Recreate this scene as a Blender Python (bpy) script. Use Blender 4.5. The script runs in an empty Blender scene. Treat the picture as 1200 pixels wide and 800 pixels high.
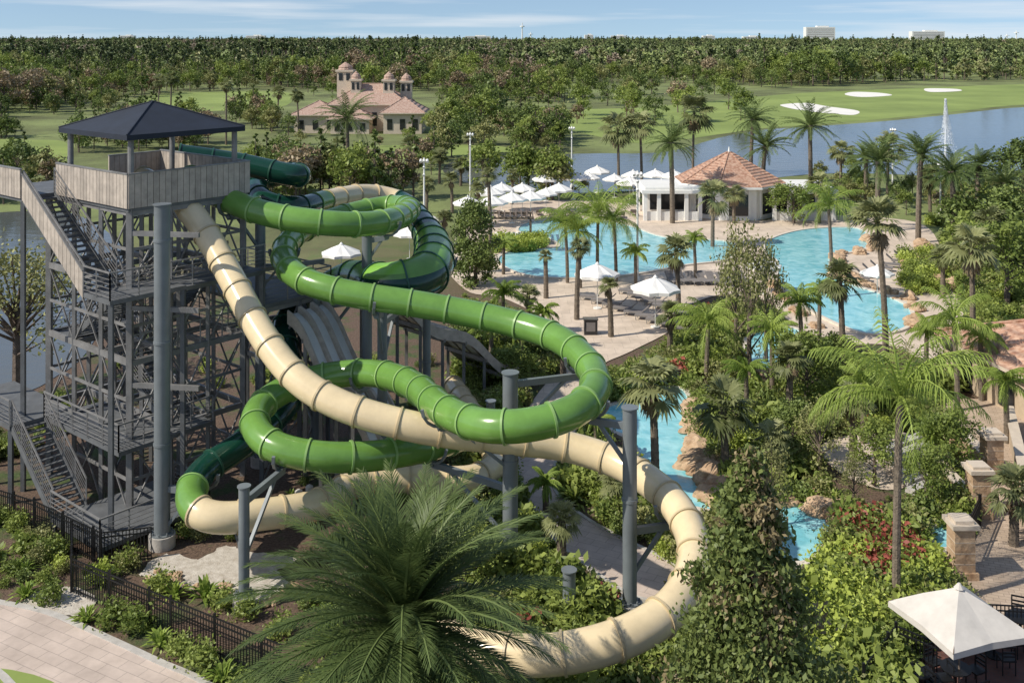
import bpy, math, random, bmesh
import numpy as np
from mathutils import Vector, Matrix
R=random.Random(7); NR=np.random.RandomState(7)
scn=bpy.context.scene
CH=20.0
def G(px,py,z=0.0):
    d=1200.0*(CH-z)/(py-45.0)
    return Vector(((px-600.0)*d/1200.0,d,z))
def PX(x,y,z=0):
    return 600+1200*x/y, 45+1200*(CH-z)/y
# ---------------------------------------------------------------- materials
def nodes(name):
    m=bpy.data.materials.new(name); m.use_nodes=True
    nt=m.node_tree; b=nt.nodes['Principled BSDF']; return m,nt,b
def mat(name,col,rough=0.6,metal=0.0,var=0.25,scale=3.0,bump=0.0,bscale=None,col2=None,spec=None,detail=4):
    m,nt,b=nodes(name); N=nt.nodes; L=nt.links
    nz=N.new('ShaderNodeTexNoise'); geo=N.new('ShaderNodeNewGeometry')
    nz.inputs['Scale'].default_value=scale; nz.inputs['Detail'].default_value=detail; nz.inputs['Roughness'].default_value=0.65
    L.new(geo.outputs['Position'],nz.inputs['Vector'])
    rp=N.new('ShaderNodeValToRGB'); L.new(nz.outputs['Fac'],rp.inputs['Fac'])
    c=np.array(col); c2=np.array(col2) if col2 is not None else c*(1+var)
    c1=c if col2 is not None else c*(1-var)
    rp.color_ramp.elements[0].position=0.3; rp.color_ramp.elements[1].position=0.7
    rp.color_ramp.elements[0].color=(*np.clip(c1,0,1),1); rp.color_ramp.elements[1].color=(*np.clip(c2,0,1),1)
    L.new(rp.outputs['Color'],b.inputs['Base Color'])
    b.inputs['Roughness'].default_value=rough; b.inputs['Metallic'].default_value=metal
    if spec is not None: b.inputs['Specular IOR Level'].default_value=spec
    if bump>0:
        n2=N.new('ShaderNodeTexNoise'); n2.inputs['Scale'].default_value=bscale or scale*6; n2.inputs['Detail'].default_value=5
        L.new(geo.outputs['Position'],n2.inputs['Vector'])
        bp=N.new('ShaderNodeBump'); bp.inputs['Strength'].default_value=bump; bp.inputs['Distance'].default_value=0.05
        L.new(n2.outputs['Fac'],bp.inputs['Height']); L.new(bp.outputs['Normal'],b.inputs['Normal'])
    return m
def leafmat(name,dark,light,trans=0.3,rough=0.5):
    dark=tuple(c*1.12 for c in dark); light=tuple(c*1.15 for c in light)
    m,nt,b=nodes(name); N=nt.nodes; L=nt.links
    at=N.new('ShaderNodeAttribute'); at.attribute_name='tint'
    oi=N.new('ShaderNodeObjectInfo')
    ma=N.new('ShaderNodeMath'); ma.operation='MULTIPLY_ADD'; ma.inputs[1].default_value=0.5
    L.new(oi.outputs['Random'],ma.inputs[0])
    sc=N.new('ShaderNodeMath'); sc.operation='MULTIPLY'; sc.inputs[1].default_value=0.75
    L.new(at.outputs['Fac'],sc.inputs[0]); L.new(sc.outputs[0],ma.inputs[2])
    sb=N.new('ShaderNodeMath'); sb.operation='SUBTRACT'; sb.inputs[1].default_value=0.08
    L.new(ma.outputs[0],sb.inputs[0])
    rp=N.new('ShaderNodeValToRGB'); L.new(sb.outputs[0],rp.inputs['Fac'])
    rp.color_ramp.elements[0].color=(*dark,1); rp.color_ramp.elements[1].color=(*light,1)
    L.new(rp.outputs['Color'],b.inputs['Base Color']); b.inputs['Roughness'].default_value=rough
    b.inputs['Specular IOR Level'].default_value=0.3
    if trans>0:
        tr=N.new('ShaderNodeBsdfTranslucent'); mx=N.new('ShaderNodeMixShader'); mx.inputs[0].default_value=trans
        L.new(rp.outputs['Color'],tr.inputs['Color']); L.new(b.outputs[0],mx.inputs[1]); L.new(tr.outputs[0],mx.inputs[2])
        L.new(mx.outputs[0],N['Material Output'].inputs['Surface'])
    return m
def watermat(name,c1,c2,rough,scale,bump,bscale,spec=0.5):
    m,nt,b=nodes(name); N=nt.nodes; L=nt.links
    geo=N.new('ShaderNodeNewGeometry'); nz=N.new('ShaderNodeTexNoise'); nz.inputs['Scale'].default_value=scale; nz.inputs['Detail'].default_value=3; nz.inputs['Distortion'].default_value=1.0
    L.new(geo.outputs['Position'],nz.inputs['Vector'])
    rp=N.new('ShaderNodeValToRGB'); rp.color_ramp.elements[0].position=0.35; rp.color_ramp.elements[1].position=0.65
    rp.color_ramp.elements[0].color=(*c1,1); rp.color_ramp.elements[1].color=(*c2,1)
    L.new(nz.outputs['Fac'],rp.inputs['Fac']); L.new(rp.outputs['Color'],b.inputs['Base Color'])
    b.inputs['Roughness'].default_value=rough; b.inputs['Specular IOR Level'].default_value=spec
    n2=N.new('ShaderNodeTexNoise'); n2.inputs['Scale'].default_value=bscale; n2.inputs['Detail'].default_value=3
    L.new(geo.outputs['Position'],n2.inputs['Vector'])
    bp=N.new('ShaderNodeBump'); bp.inputs['Strength'].default_value=bump; bp.inputs['Distance'].default_value=0.1
    L.new(n2.outputs['Fac'],bp.inputs['Height']); L.new(bp.outputs['Normal'],b.inputs['Normal'])
    return m
def pavemat(name,c1,c2,mortar,bw,bh,rot=0.0):
    m,nt,b=nodes(name); N=nt.nodes; L=nt.links
    geo=N.new('ShaderNodeNewGeometry'); mp=N.new('ShaderNodeMapping'); mp.inputs['Rotation'].default_value=(0,0,rot)
    L.new(geo.outputs['Position'],mp.inputs['Vector'])
    br=N.new('ShaderNodeTexBrick'); br.inputs['Scale'].default_value=1; br.inputs['Brick Width'].default_value=bw; br.inputs['Row Height'].default_value=bh
    br.inputs['Mortar Size'].default_value=0.012; br.inputs['Color1'].default_value=(*c1,1); br.inputs['Color2'].default_value=(*c2,1); br.inputs['Mortar'].default_value=(*mortar,1)
    L.new(mp.outputs[0],br.inputs['Vector'])
    nz=N.new('ShaderNodeTexNoise'); nz.inputs['Scale'].default_value=0.6; nz.inputs['Detail'].default_value=8; nz.inputs['Roughness'].default_value=.7
    L.new(geo.outputs['Position'],nz.inputs['Vector'])
    rp=N.new('ShaderNodeValToRGB'); rp.color_ramp.elements[0].position=0.3; rp.color_ramp.elements[0].color=(0.70,0.68,0.66,1); rp.color_ramp.elements[1].color=(1.08,1.06,1.04,1); rp.color_ramp.elements[1].position=0.7
    L.new(nz.outputs['Fac'],rp.inputs['Fac'])
    mx=N.new('ShaderNodeMixRGB'); mx.blend_type='MULTIPLY'; mx.inputs[0].default_value=1
    L.new(br.outputs['Color'],mx.inputs[1]); L.new(rp.outputs['Color'],mx.inputs[2]); L.new(mx.outputs[0],b.inputs['Base Color'])
    b.inputs['Roughness'].default_value=0.8
    return m
def groundmat():
    m,nt,b=nodes('ground_soil_and_grass'); N=nt.nodes; L=nt.links
    geo=N.new('ShaderNodeNewGeometry')
    def noise(s,d=6):
        n=N.new('ShaderNodeTexNoise'); n.inputs['Scale'].default_value=s; n.inputs['Detail'].default_value=d; n.inputs['Roughness'].default_value=0.7
        L.new(geo.outputs['Position'],n.inputs['Vector']); return n
    def ramp(src,c1,c2,p0=0.35,p1=0.65):
        r=N.new('ShaderNodeValToRGB'); r.color_ramp.elements[0].position=p0; r.color_ramp.elements[1].position=p1
        r.color_ramp.elements[0].color=(*c1,1); r.color_ramp.elements[1].color=(*c2,1); L.new(src,r.inputs['Fac']); return r
    mulch=ramp(noise(9).outputs['Fac'],(0.05,0.03,0.02),(0.19,0.125,0.085))
    green=ramp(noise(6).outputs['Fac'],(0.03,0.055,0.012),(0.09,0.12,0.035))
    msk=ramp(noise(0.35,4).outputs['Fac'],(0,0,0),(1,1,1),0.5,0.6)
    near=N.new('ShaderNodeMixRGB'); L.new(msk.outputs[0],near.inputs[0]); L.new(mulch.outputs[0],near.inputs[1]); L.new(green.outputs[0],near.inputs[2])
    far=ramp(noise(0.03,8).outputs['Fac'],(0.09,0.10,0.035),(0.20,0.24,0.08),0.4,0.6)
    sx=N.new('ShaderNodeSeparateXYZ'); L.new(geo.outputs['Position'],sx.inputs[0])
    mr=N.new('ShaderNodeMapRange'); mr.inputs['From Min'].default_value=75; mr.inputs['From Max'].default_value=110; L.new(sx.outputs['Y'],mr.inputs['Value'])
    fin=N.new('ShaderNodeMixRGB'); L.new(mr.outputs[0],fin.inputs[0]); L.new(near.outputs[0],fin.inputs[1]); L.new(far.outputs[0],fin.inputs[2])
    L.new(fin.outputs[0],b.inputs['Base Color']); b.inputs['Roughness'].default_value=0.95
    bp=N.new('ShaderNodeBump'); bp.inputs['Strength'].default_value=0.6; bp.inputs['Distance'].default_value=0.1
    L.new(noise(12).outputs['Fac'],bp.inputs['Height']); L.new(bp.outputs['Normal'],b.inputs['Normal'])
    return m
def tilemat(name,c1,c2,sc=4.0):
    m,nt,b=nodes(name); N=nt.nodes; L=nt.links
    geo=N.new('ShaderNodeNewGeometry'); nz=N.new('ShaderNodeTexNoise'); nz.inputs['Scale'].default_value=3.5; nz.inputs['Detail'].default_value=6
    L.new(geo.outputs['Position'],nz.inputs['Vector'])
    rp=N.new('ShaderNodeValToRGB'); rp.color_ramp.elements[0].position=0.35; rp.color_ramp.elements[1].position=0.65
    rp.color_ramp.elements[0].color=(*c1,1); rp.color_ramp.elements[1].color=(*c2,1); L.new(nz.outputs['Fac'],rp.inputs['Fac'])
    sp=N.new('ShaderNodeSeparateXYZ'); L.new(geo.outputs['Position'],sp.inputs[0])
    mu=N.new('ShaderNodeMath'); mu.operation='MULTIPLY'; mu.inputs[1].default_value=sc*6.283; L.new(sp.outputs['Z'],mu.inputs[0])
    si=N.new('ShaderNodeMath'); si.operation='SINE'; L.new(mu.outputs[0],si.inputs[0])
    bp=N.new('ShaderNodeBump'); bp.inputs['Strength'].default_value=0.8; bp.inputs['Distance'].default_value=0.06
    L.new(si.outputs[0],bp.inputs['Height']); L.new(bp.outputs['Normal'],b.inputs['Normal'])
    L.new(rp.outputs[0],b.inputs['Base Color']); b.inputs['Roughness'].default_value=0.75
    return m
M_steel=mat('galvanised_steel',(0.22,0.215,0.21),0.5,0.2,0.25,1.5)
M_col=mat('painted_steel_column',(0.17,0.19,0.20),0.45,0.1,0.15,0.8)
M_deckst=mat('steel_deck_plate',(0.13,0.135,0.14),0.6,0.2,0.2,2)
M_panel=mat('parapet_panel',(0.43,0.37,0.31),0.7,0,0.2,2.5)
M_panel2=mat('parapet_panel_weathered',(0.36,0.31,0.26),0.7,0,0.2,2.5)
M_roofd=mat('navy_canvas_roof',(0.012,0.018,0.032),0.75,0,0.3,0.8)
M_cream=mat('cream_fiberglass',(0.72,0.58,0.36),0.2,0,0.11,1.1,detail=8)
M_green=mat('green_fiberglass',(0.135,0.27,0.055),0.2,0,0.18,0.9,detail=8)
M_dgreen=mat('dark_green_fiberglass',(0.008,0.045,0.03),0.15,0,0.2,0.7)
M_lime=mat('lime_fiberglass',(0.20,0.42,0.06),0.3,0,0.1,1)
M_gfl=mat('green_flange',(0.23,0.38,0.12),0.4,0,0.15,1)
M_cfl=mat('cream_flange',(0.50,0.40,0.24),0.4,0,0.15,1)
M_dfl=mat('dark_flange',(0.02,0.08,0.05),0.4,0,0.1,1)
M_white=mat('white_paint',(0.75,0.74,0.70),0.6,0,0.05,2)
M_spray=mat('water_spray',(0.8,0.83,0.85),0.6,0,0.03,2)
M_canvas=mat('white_canvas',(0.78,0.76,0.72),0.9,0,0.06,2)
M_canvas2=mat('weathered_canvas',(0.56,0.52,0.47),0.9,0,0.1,2)
M_stucco=mat('cream_stucco',(0.56,0.47,0.37),0.85,0,0.1,2,0.2)
M_tan=mat('tan_stucco',(0.46,0.36,0.25),0.85,0,0.12,2,0.2)
M_dark=mat('dark_opening_glass',(0.02,0.022,0.025),0.15,0,0.2,1)
M_black=mat('black_iron',(0.012,0.012,0.013),0.45,0.2,0.2,3)
M_conc=mat('concrete',(0.45,0.42,0.38),0.85,0,0.2,2,0.15)
M_cop=mat('pool_coping',(0.62,0.55,0.46),0.8,0,0.12,2)
M_rac=mat('racer_lane_grey',(0.58,0.58,0.56),0.35,0,0.1,1)
M_rock=mat('sandstone_rock',(0.30,0.18,0.10),0.9,0,0.4,2.0,0.8,6,col2=(0.56,0.41,0.27),detail=8)
M_trunk=mat('palm_bark',(0.17,0.135,0.10),0.95,0,0.4,6,0.8,14)
M_bark=mat('tree_bark',(0.15,0.115,0.09),0.95,0,0.35,5,0.7,14)
M_tile=tilemat('terracotta_tile',(0.33,0.16,0.10),(0.53,0.35,0.25))
M_tile2=tilemat('clubhouse_tile',(0.33,0.20,0.15),(0.48,0.35,0.28),2.0)
M_grey=mat('grey_sling_fabric',(0.20,0.18,0.17),0.8,0,0.15,3)
M_sand=mat('pale_sand',(0.36,0.31,0.25),0.95,0,0.3,3.5,0.5,col2=(0.62,0.57,0.50),detail=9)
M_bunker=mat('bunker_sand',(0.75,0.72,0.66),0.95,0,0.05,0.1)
M_lawn=mat('mown_lawn',(0.15,0.20,0.045),0.9,0,0.3,0.04,0.2,6,col2=(0.27,0.34,0.085),detail=9)
M_ground=groundmat()
M_pool=watermat('pool_water',(0.18,0.50,0.56),(0.36,0.68,0.72),0.05,0.8,0.35,2.6)  # paler noise patches paint caustic light and bottom tone into the water colour
M_lake=watermat('lake_water',(0.085,0.095,0.095),(0.12,0.125,0.12),0.12,0.02,0.45,0.5)
M_deck=pavemat('pool_deck_paving',(0.68,0.57,0.46),(0.62,0.52,0.42),(0.42,0.35,0.28),1.2,1.2)
M_path=pavemat('path_paving',(0.60,0.50,0.43),(0.54,0.45,0.39),(0.38,0.32,0.28),0.9,0.45,0.5)
M_plaza=pavemat('plaza_paving',(0.54,0.43,0.33),(0.46,0.36,0.27),(0.30,0.23,0.18),0.4,0.2,0.3)
M_brick=pavemat('red_brick_terrace',(0.17,0.07,0.05),(0.12,0.05,0.04),(0.1,0.07,0.06),0.3,0.15,0.3)
L_date=leafmat('date_palm_frond',(0.03,0.06,0.016),(0.18,0.23,0.075))
L_fan=leafmat('fan_palm_leaf',(0.07,0.09,0.025),(0.30,0.31,0.14))
L_queen=leafmat('queen_palm_leaf',(0.11,0.18,0.025),(0.33,0.41,0.09),0.4)
L_oak=leafmat('oak_leaves',(0.045,0.075,0.017),(0.19,0.24,0.065),.15)
L_mid=leafmat('tree_leaves',(0.075,0.12,0.022),(0.28,0.33,0.08))
L_brown=leafmat('winter_cypress_leaves',(0.15,0.105,0.06),(0.33,0.26,0.16),.1)
L_olive=leafmat('olive_leaves',(0.10,0.11,0.035),(0.31,0.31,0.12),.2)
L_yel=leafmat('yellow_green_leaves',(0.17,0.23,0.03),(0.42,0.48,0.10))
L_red=leafmat('red_cordyline_leaves',(0.12,0.02,0.022),(0.36,0.10,0.07))
L_con=leafmat('conifer_needles',(0.055,0.085,0.02),(0.22,0.26,0.08),0.25)
L_conb=leafmat('conifer_brown_tips',(0.16,0.12,0.06),(0.32,0.26,0.14),0.2)
F_a=leafmat('hazed_oak_leaves',(0.06,0.085,0.027),(0.18,0.22,0.08),0)  # far leaf set: distance haze painted in as paler, less saturated colours
F_b=leafmat('hazed_tree_leaves',(0.10,0.14,0.04),(0.27,0.31,0.11),0)
F_c=leafmat('hazed_pine_needles',(0.05,0.07,0.03),(0.15,0.18,0.075),0)
F_d=leafmat('hazed_winter_cypress',(0.17,0.13,0.09),(0.30,0.25,0.18),0)
F_e=leafmat('hazed_olive_leaves',(0.11,0.12,0.045),(0.27,0.27,0.12),0)
# ---------------------------------------------------------------- mesh builder
class MB:
    def __init__(s): s.v=[];s.f=[];s.m=[];s.t=[]
    def add(s,vs,fs,mi=0,t=0.5):
        o=len(s.v); s.v.extend([tuple(p) for p in vs])
        for f in fs: s.f.append(tuple(i+o for i in f)); s.m.append(mi); s.t.append(t)
    def box(s,c,sz,rot=0,mi=0):
        cx,cy,cz=c; x,y,z=sz[0]/2,sz[1]/2,sz[2]/2; ca,sa=math.cos(rot),math.sin(rot)
        vs=[]
        for dz in(-z,z):
            for dx,dy in((-x,-y),(x,-y),(x,y),(-x,y)): vs.append((cx+dx*ca-dy*sa,cy+dx*sa+dy*ca,cz+dz))
        s.add(vs,[(3,2,1,0),(4,5,6,7),(0,1,5,4),(1,2,6,5),(2,3,7,6),(3,0,4,7)],mi)
    def beam(s,p0,p1,w,h=None,mi=0):
        h=h or w; p0=Vector(p0);p1=Vector(p1); d=(p1-p0)
        if d.length<1e-5: return
        d.normalize(); up=Vector((0,0,1)) if abs(d.z)<0.95 else Vector((0,1,0))
        a=d.cross(up).normalized()*w/2; b=a.cross(d).normalized()*h/2
        vs=[p+q for p in(p0,p1) for q in(-a-b,a-b,a+b,-a+b)]
        s.add(vs,[(0,1,2,3),(7,6,5,4),(4,5,1,0),(5,6,2,1),(6,7,3,2),(7,4,0,3)],mi)
    def cyl(s,p0,p1,r0,r1=None,n=10,mi=0,t=0.5,caps=True):
        r1=r0 if r1 is None else r1; p0=Vector(p0);p1=Vector(p1); d=(p1-p0)
        if d.length<1e-5: return
        d.normalize(); up=Vector((0,0,1)) if abs(d.z)<0.95 else Vector((0,1,0))
        a=d.cross(up).normalized(); b=a.cross(d)
        vs=[]
        for p,r in((p0,r0),(p1,r1)):
            for i in range(n):
                an=2*math.pi*i/n; vs.append(p+a*math.cos(an)*r+b*math.sin(an)*r)
        fs=[(i,(i+1)%n,(i+1)%n+n,i+n) for i in range(n)]
        if caps: fs+= [tuple(range(n-1,-1,-1)),tuple(range(n,2*n))]
        s.add(vs,fs,mi,t)
    def poly(s,pts,mi=0,t=0.5): s.add(pts,[tuple(range(len(pts)))],mi,t)
    def prism(s,pts,z0,z1,mi=0,top=None):
        n=len(pts); vs=[(p[0],p[1],z0) for p in pts]+[(p[0],p[1],z1) for p in pts]
        s.add(vs,[(i,(i+1)%n,(i+1)%n+n,i+n) for i in range(n)],mi)
        s.add(vs[n:],[tuple(range(n))],mi if top is None else top)
    def leaves(s,C,size,T,mi=0,asp=0.55,upb=0.3,hang=0.0):
        C=np.asarray(C,float); n=len(C)
        if n==0: return
        sz=size*(0.6+0.8*NR.rand(n,1))
        nrm=NR.normal(size=(n,3)); nrm[:,2]+=upb*2; nrm/=np.linalg.norm(nrm,axis=1,keepdims=True)
        a=NR.normal(size=(n,3)); a[:,2]-=hang*3; a-=nrm*(a*nrm).sum(1,keepdims=True); a/=np.linalg.norm(a,axis=1,keepdims=True)
        b=np.cross(nrm,a)
        V=np.stack([C-a*sz,C-b*sz*asp,C+a*sz,C+b*sz*asp],1).reshape(-1,3)
        o=len(s.v); s.v.extend(map(tuple,V.tolist()))
        s.f.extend([(o+4*i,o+4*i+1,o+4*i+2,o+4*i+3) for i in range(n)])
        s.m.extend([mi]*n); s.t.extend(np.clip(T,0,1).tolist())
    def mesh(s,name,mats,smooth=False):
        me=bpy.data.meshes.new(name); me.from_pydata(s.v,[],s.f)
        for m in mats: me.materials.append(m)
        me.polygons.foreach_set('material_index',s.m)
        at=me.attributes.new('tint','FLOAT','FACE'); at.data.foreach_set('value',s.t)
        if smooth: me.polygons.foreach_set('use_smooth',[True]*len(s.f))
        me.update(); return me
    def build(s,name,mats,smooth=False,parent=None,loc=None):
        o=bpy.data.objects.new(name,s.mesh(name,mats,smooth)); scn.collection.objects.link(o)
        if parent: o.parent=parent
        if loc is not None: o.location=loc
        return o
def smooth_obj(o,ang=0.7):
    bm=bmesh.new(); bm.from_mesh(o.data); bmesh.ops.remove_doubles(bm,verts=bm.verts,dist=0.0005)
    for f in bm.faces: f.smooth=True
    for e in bm.edges:
        if len(e.link_faces)==2 and e.calc_face_angle(0)>ang: e.smooth=False
    bm.to_mesh(o.data); bm.free()
def place(me,name,loc,rot=0,sc=1):
    o=bpy.data.objects.new(name,me); scn.collection.objects.link(o); o.location=loc; o.rotation_euler=(0,0,rot)
    o.scale=(sc,sc,sc) if not isinstance(sc,tuple) else sc
    return o
def empty(name,loc=(0,0,0)):
    e=bpy.data.objects.new(name,None); scn.collection.objects.link(e); e.location=loc; e.empty_display_size=0.5; return e
def catmull(P,closed=False,step=8):
    out=[]; n=len(P); rng=range(n) if closed else range(n-1)
    for i in rng:
        p0=P[(i-1)%n] if closed or i>0 else P[i]; p1=P[i]; p2=P[(i+1)%n]; p3=P[(i+2)%n] if closed or i+2<n else P[i+1]
        for k in range(step):
            t=k/step; out.append(tuple(0.5*((2*b)+(-a+c)*t+(2*a-5*b+4*c-d)*t*t+(-a+3*b-3*c+d)*t**3) for a,b,c,d in zip(p0,p1,p2,p3)))
    if not closed: out.append(tuple(P[-1]))
    return out
# ---------------------------------------------------------------- ground sheets
g=MB(); g.poly([(-9000,-60,0),(9000,-60,0),(9000,12000,0),(-9000,12000,0)]); g.build('ground',[M_ground])
HARD=[]
def inpoly(x,y,poly):
    c=False; j=len(poly)-1
    for i in range(len(poly)):
        xi,yi=poly[i][0],poly[i][1]; xj,yj=poly[j][0],poly[j][1]
        if (yi>y)!=(yj>y) and x<(xj-xi)*(y-yi)/(yj-yi)+xi: c=not c
        j=i
    return c
def area(name,px,z,m,smooth=True,hard=True,kerb=None,kh=0.12,kw=0.3,km=None,jag=0):
    P=[G(*p) for p in px]; P=[(p.x,p.y) for p in P]
    if smooth: P=catmull(P,True,6)
    if jag: P=[(p[0]+R.uniform(-jag,jag),p[1]+R.uniform(-jag,jag)) for p in P]
    a=sum(P[i][0]*P[(i+1)%len(P)][1]-P[(i+1)%len(P)][0]*P[i][1] for i in range(len(P)))
    if a<0: P=P[::-1]
    mb=MB(); mb.poly([(p[0],p[1],z) for p in P],0)
    if kerb:
        n=len(P); off=[]
        for i in range(n):
            t=Vector((P[(i+1)%n][0]-P[i-1][0],P[(i+1)%n][1]-P[i-1][1])).normalized(); off.append((P[i][0]+t.y*kw,P[i][1]-t.x*kw))
        for i in range(n):
            j=(i+1)%n
            mb.add([(*P[i],z-0.02),(*P[j],z-0.02),(*P[j],z+kh),(*P[i],z+kh),(*off[i],z+kh),(*off[j],z+kh),(*off[j],0),(*off[i],0)],[(0,1,2,3),(3,2,5,4),(4,5,6,7)],1)
    mb.build(name,[m,km or M_conc])
    if hard: HARD.append((P,min(p[0] for p in P),max(p[0] for p in P),min(p[1] for p in P),max(p[1] for p in P)))
    return P
area('lake',[(1300,128),(1200,126),(1120,134),(1040,142),(960,148),(900,152),(850,160),(780,178),(700,180),(620,182),(570,184),(530,190),(520,202),(560,218),(640,226),(740,224),(860,214),(960,204),(1060,205),(1150,215),(1300,225)],0.03,M_lake)
area('lake',[(-160,262),(-60,256),(20,248),(90,252),(150,300),(110,400),(60,445),(20,462),(-60,480),(-200,480)],0.03,M_lake)
area('golf_fairway',[(650,130),(760,126),(840,118),(930,110),(1010,106),(1110,102),(1200,99),(1330,98),(1330,122),(1200,123),(1120,131),(1040,139),(960,146),(900,150),(840,158),(760,168),(700,160),(650,145)],0.02,M_lawn)
for b in [[(915,123),(945,121),(970,125),(1005,130),(1000,135),(970,133),(950,131),(925,127)],[(1000,108),(1030,109),(1045,112),(1010,114),(990,111)],[(1085,104),(1120,104.5),(1125,107),(1090,108)]]:
    area('sand_bunker',b,0.05,M_bunker,hard=False)
area('lawn',[(-100,166),(40,164),(78,168),(80,194),(0,197),(-100,198)],0.02,M_lawn)
area('lawn',[(150,120),(200,110),(330,108),(335,124),(260,130),(160,130)],0.02,M_lawn)
area('lawn',[(300,182),(400,172),(560,170),(600,176),(560,182),(480,186),(380,194),(300,194)],0.02,M_lawn)
area('lawn',[(-80,790),(60,800),(130,900),(-100,900)],0.075,M_lawn,hard=False)
area('pool_deck',[(520,300),(555,262),(600,238),(700,236),(790,246),(870,258),(915,262),(915,300),(930,330),(900,352),(850,345),(800,362),(790,385),(740,412),(700,432),(665,480),(612,500),(640,450),(690,410),(650,380),(590,350),(545,340)],0.05,M_deck)
area('pool_deck',[(900,258),(1060,258),(1100,285),(1080,300),(1115,340),(1130,380),(1100,425),(1040,405),(985,402),(930,380),(905,345)],0.045,M_deck)
area('garden_path',[(655,470),(690,482),(668,515),(650,540),(648,575),(680,606),(725,632),(795,668),(805,700),(750,702),(690,665),(645,625),(614,570),(612,525)],0.06,M_path,kerb=True,kh=0.06,kw=0.15)
area('terrace',[(965,520),(1040,505),(1085,520),(1092,555),(1040,575),(980,552)],0.05,M_deck)
area('plaza',[(1100,468),(1200,468),(1330,470),(1330,790),(1200,742),(1125,690),(1150,610),(1130,540)],0.05,M_plaza,smooth=False)
area('brick_terrace',[(1085,750),(1130,735),(1200,745),(1330,792),(1330,950),(1050,950)],0.065,M_brick,smooth=False)
area('entrance_path',[(-60,702),(0,710),(55,722),(120,750),(180,778),(240,806),(300,860),(120,960),(60,860),(0,785),(-60,775)],0.05,M_path,kerb=True,kh=0.03,kw=0.25)
area('sand_bed',[(165,672),(195,650),(235,655),(262,640),(290,646),(345,655),(325,672),(352,688),(318,696),(300,710),(262,690),(240,694),(190,681)],0.03,M_sand,hard=True,jag=.12)
area('sand_bed',[(20,712),(60,690),(110,695),(90,722)],0.03,M_sand,hard=True,jag=.1)
area('swimming_pool',[(585,308),(600,296),(655,291),(640,279),(608,272),(625,261),(690,258),(738,266),(778,279),(856,285),(854,304),(800,312),(745,322),(690,327),(620,324)],0.09,M_pool,kerb=True,kh=0.08,km=M_cop)
area('swimming_pool',[(900,284),(940,271),(1000,268),(1018,279),(1012,293),(978,301),(972,318),(996,334),(1034,347),(1064,362),(1062,384),(1022,393),(985,382),(944,360),(914,332),(912,308),(900,300)],0.09,M_pool,kerb=True,kh=0.08,km=M_cop)
area('swimming_pool',[(878,398),(905,386),(937,390),(930,420),(900,438),(876,430)],0.09,M_pool,kerb=True,kh=0.08,km=M_cop)
area('lazy_river',[(700,486),(740,470),(790,456),(806,470),(806,505),(805,540),(836,572),(842,600),(800,592),(762,560),(742,520),(715,505)],0.09,M_pool,kerb=True,kh=0.1,km=M_cop)
area('lazy_river',[(900,595),(940,597),(975,610),(965,640),(940,662),(905,650)],0.09,M_pool,kerb=True,kh=0.1,km=M_cop)
area('lazy_river',[(1095,622),(1125,618),(1128,640),(1100,645)],0.09,M_pool,kerb=True,kh=0.1,km=M_cop)
def blocked(x,y):
    for P,x0,x1,y0,y1 in HARD:
        if x0<x<x1 and y0<y<y1 and inpoly(x,y,P): return True
    return False
# ---------------------------------------------------------------- slides
SL=[]
def resample(P,ds):
    out=[P[0]]; acc=0
    for a,b in zip(P[:-1],P[1:]):
        A=Vector(a[:3]);B=Vector(b[:3]); l=(B-A).length
        if l<1e-6: continue
        t=ds-acc
        while t<=l:
            f=t/l; out.append(tuple(x+(y-x)*f for x,y in zip(a,b))); t+=ds
        acc=l-(t-ds)
    return out
def slide(name,ctl,mats,seg=1.6,n=28):
    P=[]
    for c in ctl:
        w=G(c[0],c[1],c[2]); P.append((w.x,w.y,w.z,c[3],c[4],c[5] if len(c)>5 else 0))
    S=resample(catmull(P,False,10),0.2)
    pts=[Vector(s[:3]) for s in S]; mb=MB(); N=len(pts)
    for _ in range(8):
        pts=[pts[0]]+[(pts[i-1]+pts[i]*2+pts[i+1])/4 for i in range(1,N-1)]+[pts[-1]]
    rings=[];inner=[]
    for i,p in enumerate(pts):
        t=(pts[min(i+1,N-1)]-pts[max(i-1,0)]).normalized()
        a=t.cross(Vector((0,0,1))).normalized(); b=a.cross(t).normalized()
        r=S[i][3]
        rings.append([p+a*math.cos(2*math.pi*k/n)*r+b*math.sin(2*math.pi*k/n)*r for k in range(n)])
        inner.append((t,a,b,r))
    per=max(1,int(seg/0.2))
    for i in range(N-1):
        mi=int(round(S[(i//per)*per+0][4]))*2; two=S[i][5]>0.5
        for k in range(n):
            f=(k,(k+1)%n,(k+1)%n+n,k+n); q=(k+.5)/n
            mm=6 if two and 0.12<q<0.38 and (i//per)%2==0 else (2 if two and .08<q<.42 else mi)
            if k==0: base=len(mb.v); mb.v.extend([tuple(x) for x in rings[i]+rings[i+1]])
            mb.f.append(tuple(x+base for x in f)); mb.m.append(mm); mb.t.append(.5)
    for i in range(0,N,per):
        t,a,b,r=inner[i]; mi=int(round(S[i][4]))*2+1; w=0.04
        ro=r+0.055
        vs=[]
        for q,rr in((-w,r*0.985),(-w,ro),(w,ro),(w,r*0.985)):
            vs+=[pts[i]+t*q+a*math.cos(2*math.pi*k/n)*rr+b*math.sin(2*math.pi*k/n)*rr for k in range(n)]
        fs=[]
        for q in range(3): fs+=[(q*n+k,q*n+(k+1)%n,(q+1)*n+(k+1)%n,(q+1)*n+k) for k in range(n)]
        mb.add(vs,fs,mi)
    o=mb.build(name,mats); smooth_obj(o)
    SL.append([(p,S[i][3]) for i,p in enumerate(pts)])
    return o
smats=[M_cream,M_cfl,M_green,M_gfl,M_dgreen,M_dfl,M_lime]
r=0.56
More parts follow.
